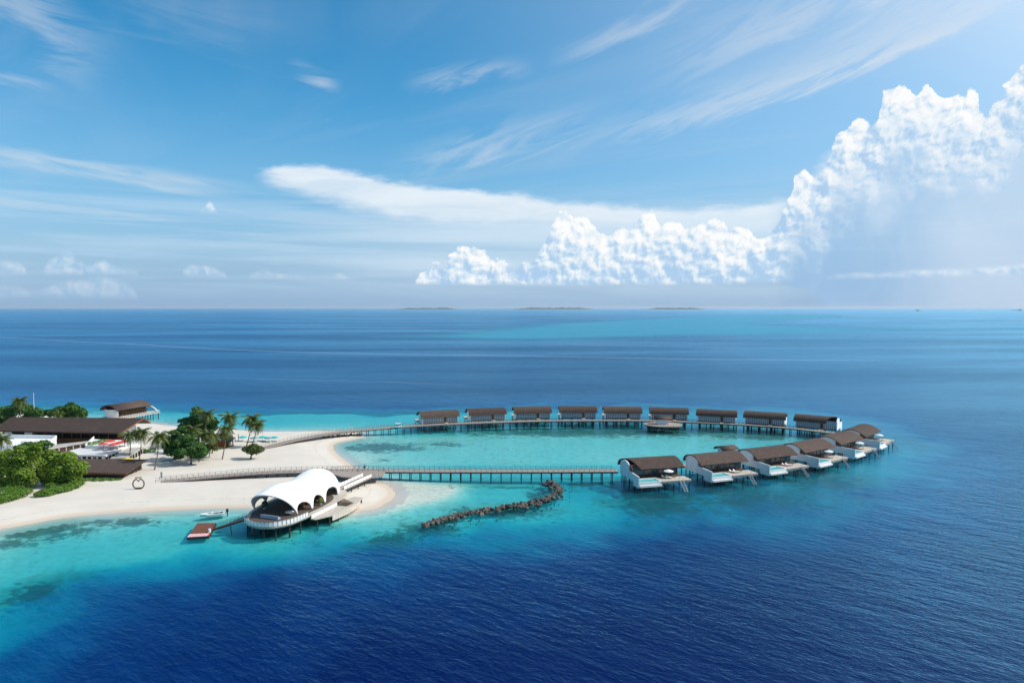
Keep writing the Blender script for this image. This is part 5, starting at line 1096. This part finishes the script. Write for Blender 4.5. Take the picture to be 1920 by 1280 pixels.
for k, v in enumerate(VILLAS[:6]):
    put_lounger(v, 1.6, -6.3, .5, 2.94, 'white lounger nearer the pool on the deck of the %s near row villa' % ORD[k], 'white loungers on the villa decks')
    put_lounger(v, 2.9, -6.5, .5, 2.94, 'white lounger farther from the pool on the deck of the %s near row villa' % ORD[k], 'white loungers on the villa decks')
    if k in (0, 3, 4, 5): put_parasol(v, 3.2, -5.9, 'open white parasol on the sun deck of the %s near row villa' % ORD[k])
    M_ = Matrix.Translation(v.location) @ Matrix.Rotation(v.rotation_euler.z, 4, 'Z'); p = M_ @ Vector((5.2, -6.3, 2.94))
    tb = empty('low_table', p, v.rotation_euler.z, 'small dark table on the deck of the %s near row villa' % ORD[k], 'table', 'tables on the villa decks')
    MB().tube([(0, 0, .5), (0, 0, .56)], .5, 12).build('table_top', M_dwood, tb); MB().tube([(0, 0, 0), (0, 0, .5)], .08, 6).build('leg', M_black, tb)
# pavilion furniture
pm = Matrix.Translation(PO) @ Matrix.Rotation(PA, 4, 'Z'); p = pm @ Vector((-4.6, -1.6, FZ + .03))
r = empty('bench', p, PA + 1.5, 'long pale blue bench at the front of the pavilion deck', 'bench'); MB().box(-2.7, 2.7, -.45, .45, .1, .5).build('seat', mat('blue_fabric', (.30, .40, .52), .9), r); MB().box(-2.7, 2.7, .3, .46, .51, .95).build('backrest', bpy.data.materials['blue_fabric'], r)
p = pm @ Vector((-.6, -4.4, FZ + .03)); r = empty('round_table', p, 0, 'round white table at the right foot of the shell canopy', 'table'); MB().tube([(0, 0, .7), (0, 0, .76)], 1.1, 16).build('table_top', M_white, r); MB().tube([(0, 0, 0), (0, 0, .7)], .12, 8).build('leg', M_metal, r)
p = pm @ Vector((1.6, 4.6, FZ + .03)); r = empty('potted_plant', p, 0, 'dark green potted plant inside the left foot of the shell canopy', 'plant'); MB().tube([(0, 0, 0), (0, 0, .6)], [.3, .42], 10).build('pot', M_conc, r); crown_obj('foliage', r, [(0, 0, 1.3, .8, .8, .9)], 260, .4, M_leafd, 77)
p = pm @ Vector((9.0, -7.2, FZ + .03)); r = empty('potted_plant', p, 0, 'yellow green potted plant between two arches of the shell canopy', 'plant'); MB().tube([(0, 0, 0), (0, 0, .5)], [.25, .35], 10).build('pot', M_conc, r); crown_obj('foliage', r, [(0, 0, 1.1, .6, .6, .8)], 200, .35, M_leafy, 78)
# beach: turquoise parasols and loungers behind the palms
for k, (px, py, lb) in enumerate([(455, 817, 'turquoise parasol left of the palm pair on the back beach'), (476, 818.5, 'turquoise parasol behind the palm pair trunks'), (492, 817, 'turquoise parasol just right of the palm pair'), (503, 818.5, 'turquoise parasol between the last two on the back beach'), (514, 817.5, 'turquoise parasol farthest right on the back beach, nearest the boardwalk')]):
    q = parasol(px, py, 3.3, 1.7, M_teal, lb, 'turquoise parasols on the back beach', 2.2, 1.1)
    o = copy_tree(LG); o.location = (q.location.x + 1.0, q.location.y - 1.2, 1.12); o.rotation_euler = (0, 0, R(160 + k * 7)); tag(o, 'lounger in the shade of the ' + lb.replace(' on the back beach', '').replace('turquoise', 'teal', 1), 'sun lounger', 'loungers on the back beach')
# heart ring
c = G(260, 917.5, 1.1); r = empty('heart_sculpture', (c.x, c.y, 1.1), R(10), 'standing wooden ring with a heart notch on open sand', 'sculpture'); Rr = 1.55
M_ring = weather(mat('driftwood', rough=.9), (.21, .145, .095), (.12, .08, .052), 3.0, bump_s=.5)
ring = [(Rr * math.sin(t_), 0, Rr + .15 - Rr * math.cos(t_)) for t_ in np.linspace(R(32) + 0, 2 * math.pi - R(32), 30)]
ring = [(Rr * math.sin(t_), 0, Rr + .2 + Rr * math.cos(t_)) for t_ in np.linspace(R(22), 2 * math.pi - R(22), 30)]
MB().tube(ring, .2, 8).build('ring', M_ring, r, True)
MB().tube([ring[0], (.32, 0, 2.95), (0, 0, 2.45), (-.32, 0, 2.95), ring[-1]], .17, 7).build('heart_notch', M_ring, r, True)
MB().box(-.85, .85, -.3, .3, .42, .62).build('seat', M_dwood, r); MB().bar((-.9, 0, 3.6), (.9, 0, 3.6), .12, .3).build('name_board', M_ring, r)
# mast, signs, posts
c = G(65, 800, 1.1); r = empty('flag_mast', (c.x, c.y, 1.1), 0, 'thin white mast rising above the trees behind the hall', 'mast'); hz_ = (H - (737 - 577) * c.y / F) - 1.1
MB().tube([(0, 0, 0), (0, 0, hz_)], [.16, .08], 8).build('pole', M_wclean, r); MB().tube([(0, 0, 0), (0, 0, .3)], .5, 8).build('base', M_conc, r)
c = G(658, 810, .0); r = empty('white_sign', (c.x, c.y, 0), R(5), 'white square sign on posts at the waterline by the far boardwalk', 'sign'); MB().box(-.75, .75, -.05, .05, 1.0, 2.4).build('panel', M_wclean, r)
for x in (-.6, .6): MB().box(x - .05, x + .05, .06, .16, -1, 2.3).build('post', M_metal, r)
c = G(303, 896, 1.15); r = empty('info_post', (c.x, c.y, 1.1), 0, 'grey post at the beach end of the long straight boardwalk', 'post'); MB().box(-.25, .25, -.15, .15, 0, 2.0).build('panel', M_metal, r); MB().box(-.35, .35, -.25, .25, 0, .12).build('base', M_conc, r)
for k, (px, py, h, lb) in enumerate([(447, 826, 2.8, 'tall dark post on the back beach left of the turquoise parasols'), (441, 828, 2.0, 'shorter dark post beside the tall one on the back beach'), (433, 836, 2.3, 'pale post at the corner of the thatched beach bar')]):
    c = G(px, py, 1.15); o = MB().tube([(0, 0, 0), (0, 0, h)], .13, 7).build('timber_post', M_pile if k < 2 else M_pale); o.location = (c.x, c.y, 1.1); tag(o, lb, 'post', 'posts on the back beach')
# distant boats and islands
c = G(1720, 582.6, 0); r = empty('ferry', (c.x, c.y, 0), R(4), 'far dark boat with a small wheelhouse near the horizon, right side', 'boat', 'boats near the horizon'); k = c.y / F
hull(9 * k, 2.4 * k, .9 * k, 'hull', r, M_pile); MB().prism([(-1.5 * k, -.7 * k), (1.8 * k, -.7 * k), (1.8 * k, .7 * k), (-1.5 * k, .7 * k)], .8 * k, 1.9 * k).build('wheelhouse', M_pile, r)
c = G(1906, 582.0, 0); r = empty('cargo_boat', (c.x, c.y, 0), 0, 'long low dark boat at the horizon by the right edge', 'boat', 'boats near the horizon'); k = c.y / F
hull(22 * k, 3 * k, 1.1 * k, 'hull', r, M_pile); MB().box(4 * k, 8 * k, -1 * k, 1 * k, .9 * k, 2.2 * k).build('wheelhouse', M_pile, r)
M_isle = mat('far_island_trees', (.055, .10, .11), .95, .1)
for nm, px0, px1, hp, lb in (('distant_island', 748, 857, 3.6, 'longest dark island strip on the horizon, left of the cumulus bank'), ('distant_island', 963, 1112, 4.0, 'low broken island strip on the horizon below the cumulus bank'), ('distant_island', 1217, 1318, 3.4, 'thin island strip on the horizon at the end of the cumulus bank')):
    Yd = 24000.0; k = Yd / F; n_ = 44; rr = np.random.default_rng(int(px0)); vs = []; fs = []
    for i in range(n_ + 1):
        q = i / n_; x = (px0 + (px1 - px0) * q - 960) * k; h_ = hp * k * (.55 + .45 * rr.random()) * min(1, 6 * q, 6 * (1 - q)) + 4
        vs += [(x, Yd - 900, -5), (x, Yd - 300, h_ * .8), (x, Yd + 300, h_), (x, Yd + 900, -5)]
    for i in range(n_):
        for j in range(3): a = i * 4 + j; fs.append((a, a + 1, a + 5, a + 4))
    o = mesh_obj(nm, vs, fs, M_isle); o['kind'] = 'structure'

# ------------------------------------------------------------------ sea haze: one closed box of pale air round the whole scene
hz_o = MB().box(-95000, 95000, -25000, 95000, -14, 135).build('haze', None); hz_o.data.materials.clear()
M_haze = bpy.data.materials.new('haze_air'); M_haze.use_nodes = True; t = M_haze.node_tree; t.nodes.clear()
o_ = nd(t, 'ShaderNodeOutputMaterial'); v_ = nd(t, 'ShaderNodeVolumePrincipled'); v_.inputs['Color'].default_value = (.80, .90, 1, 1); v_.inputs['Density'].default_value = 1.8e-5; v_.inputs['Anisotropy'].default_value = .2
t.links.new(v_.outputs[0], o_.inputs['Volume']); hz_o.data.materials.append(M_haze); hz_o['kind'] = 'stuff'
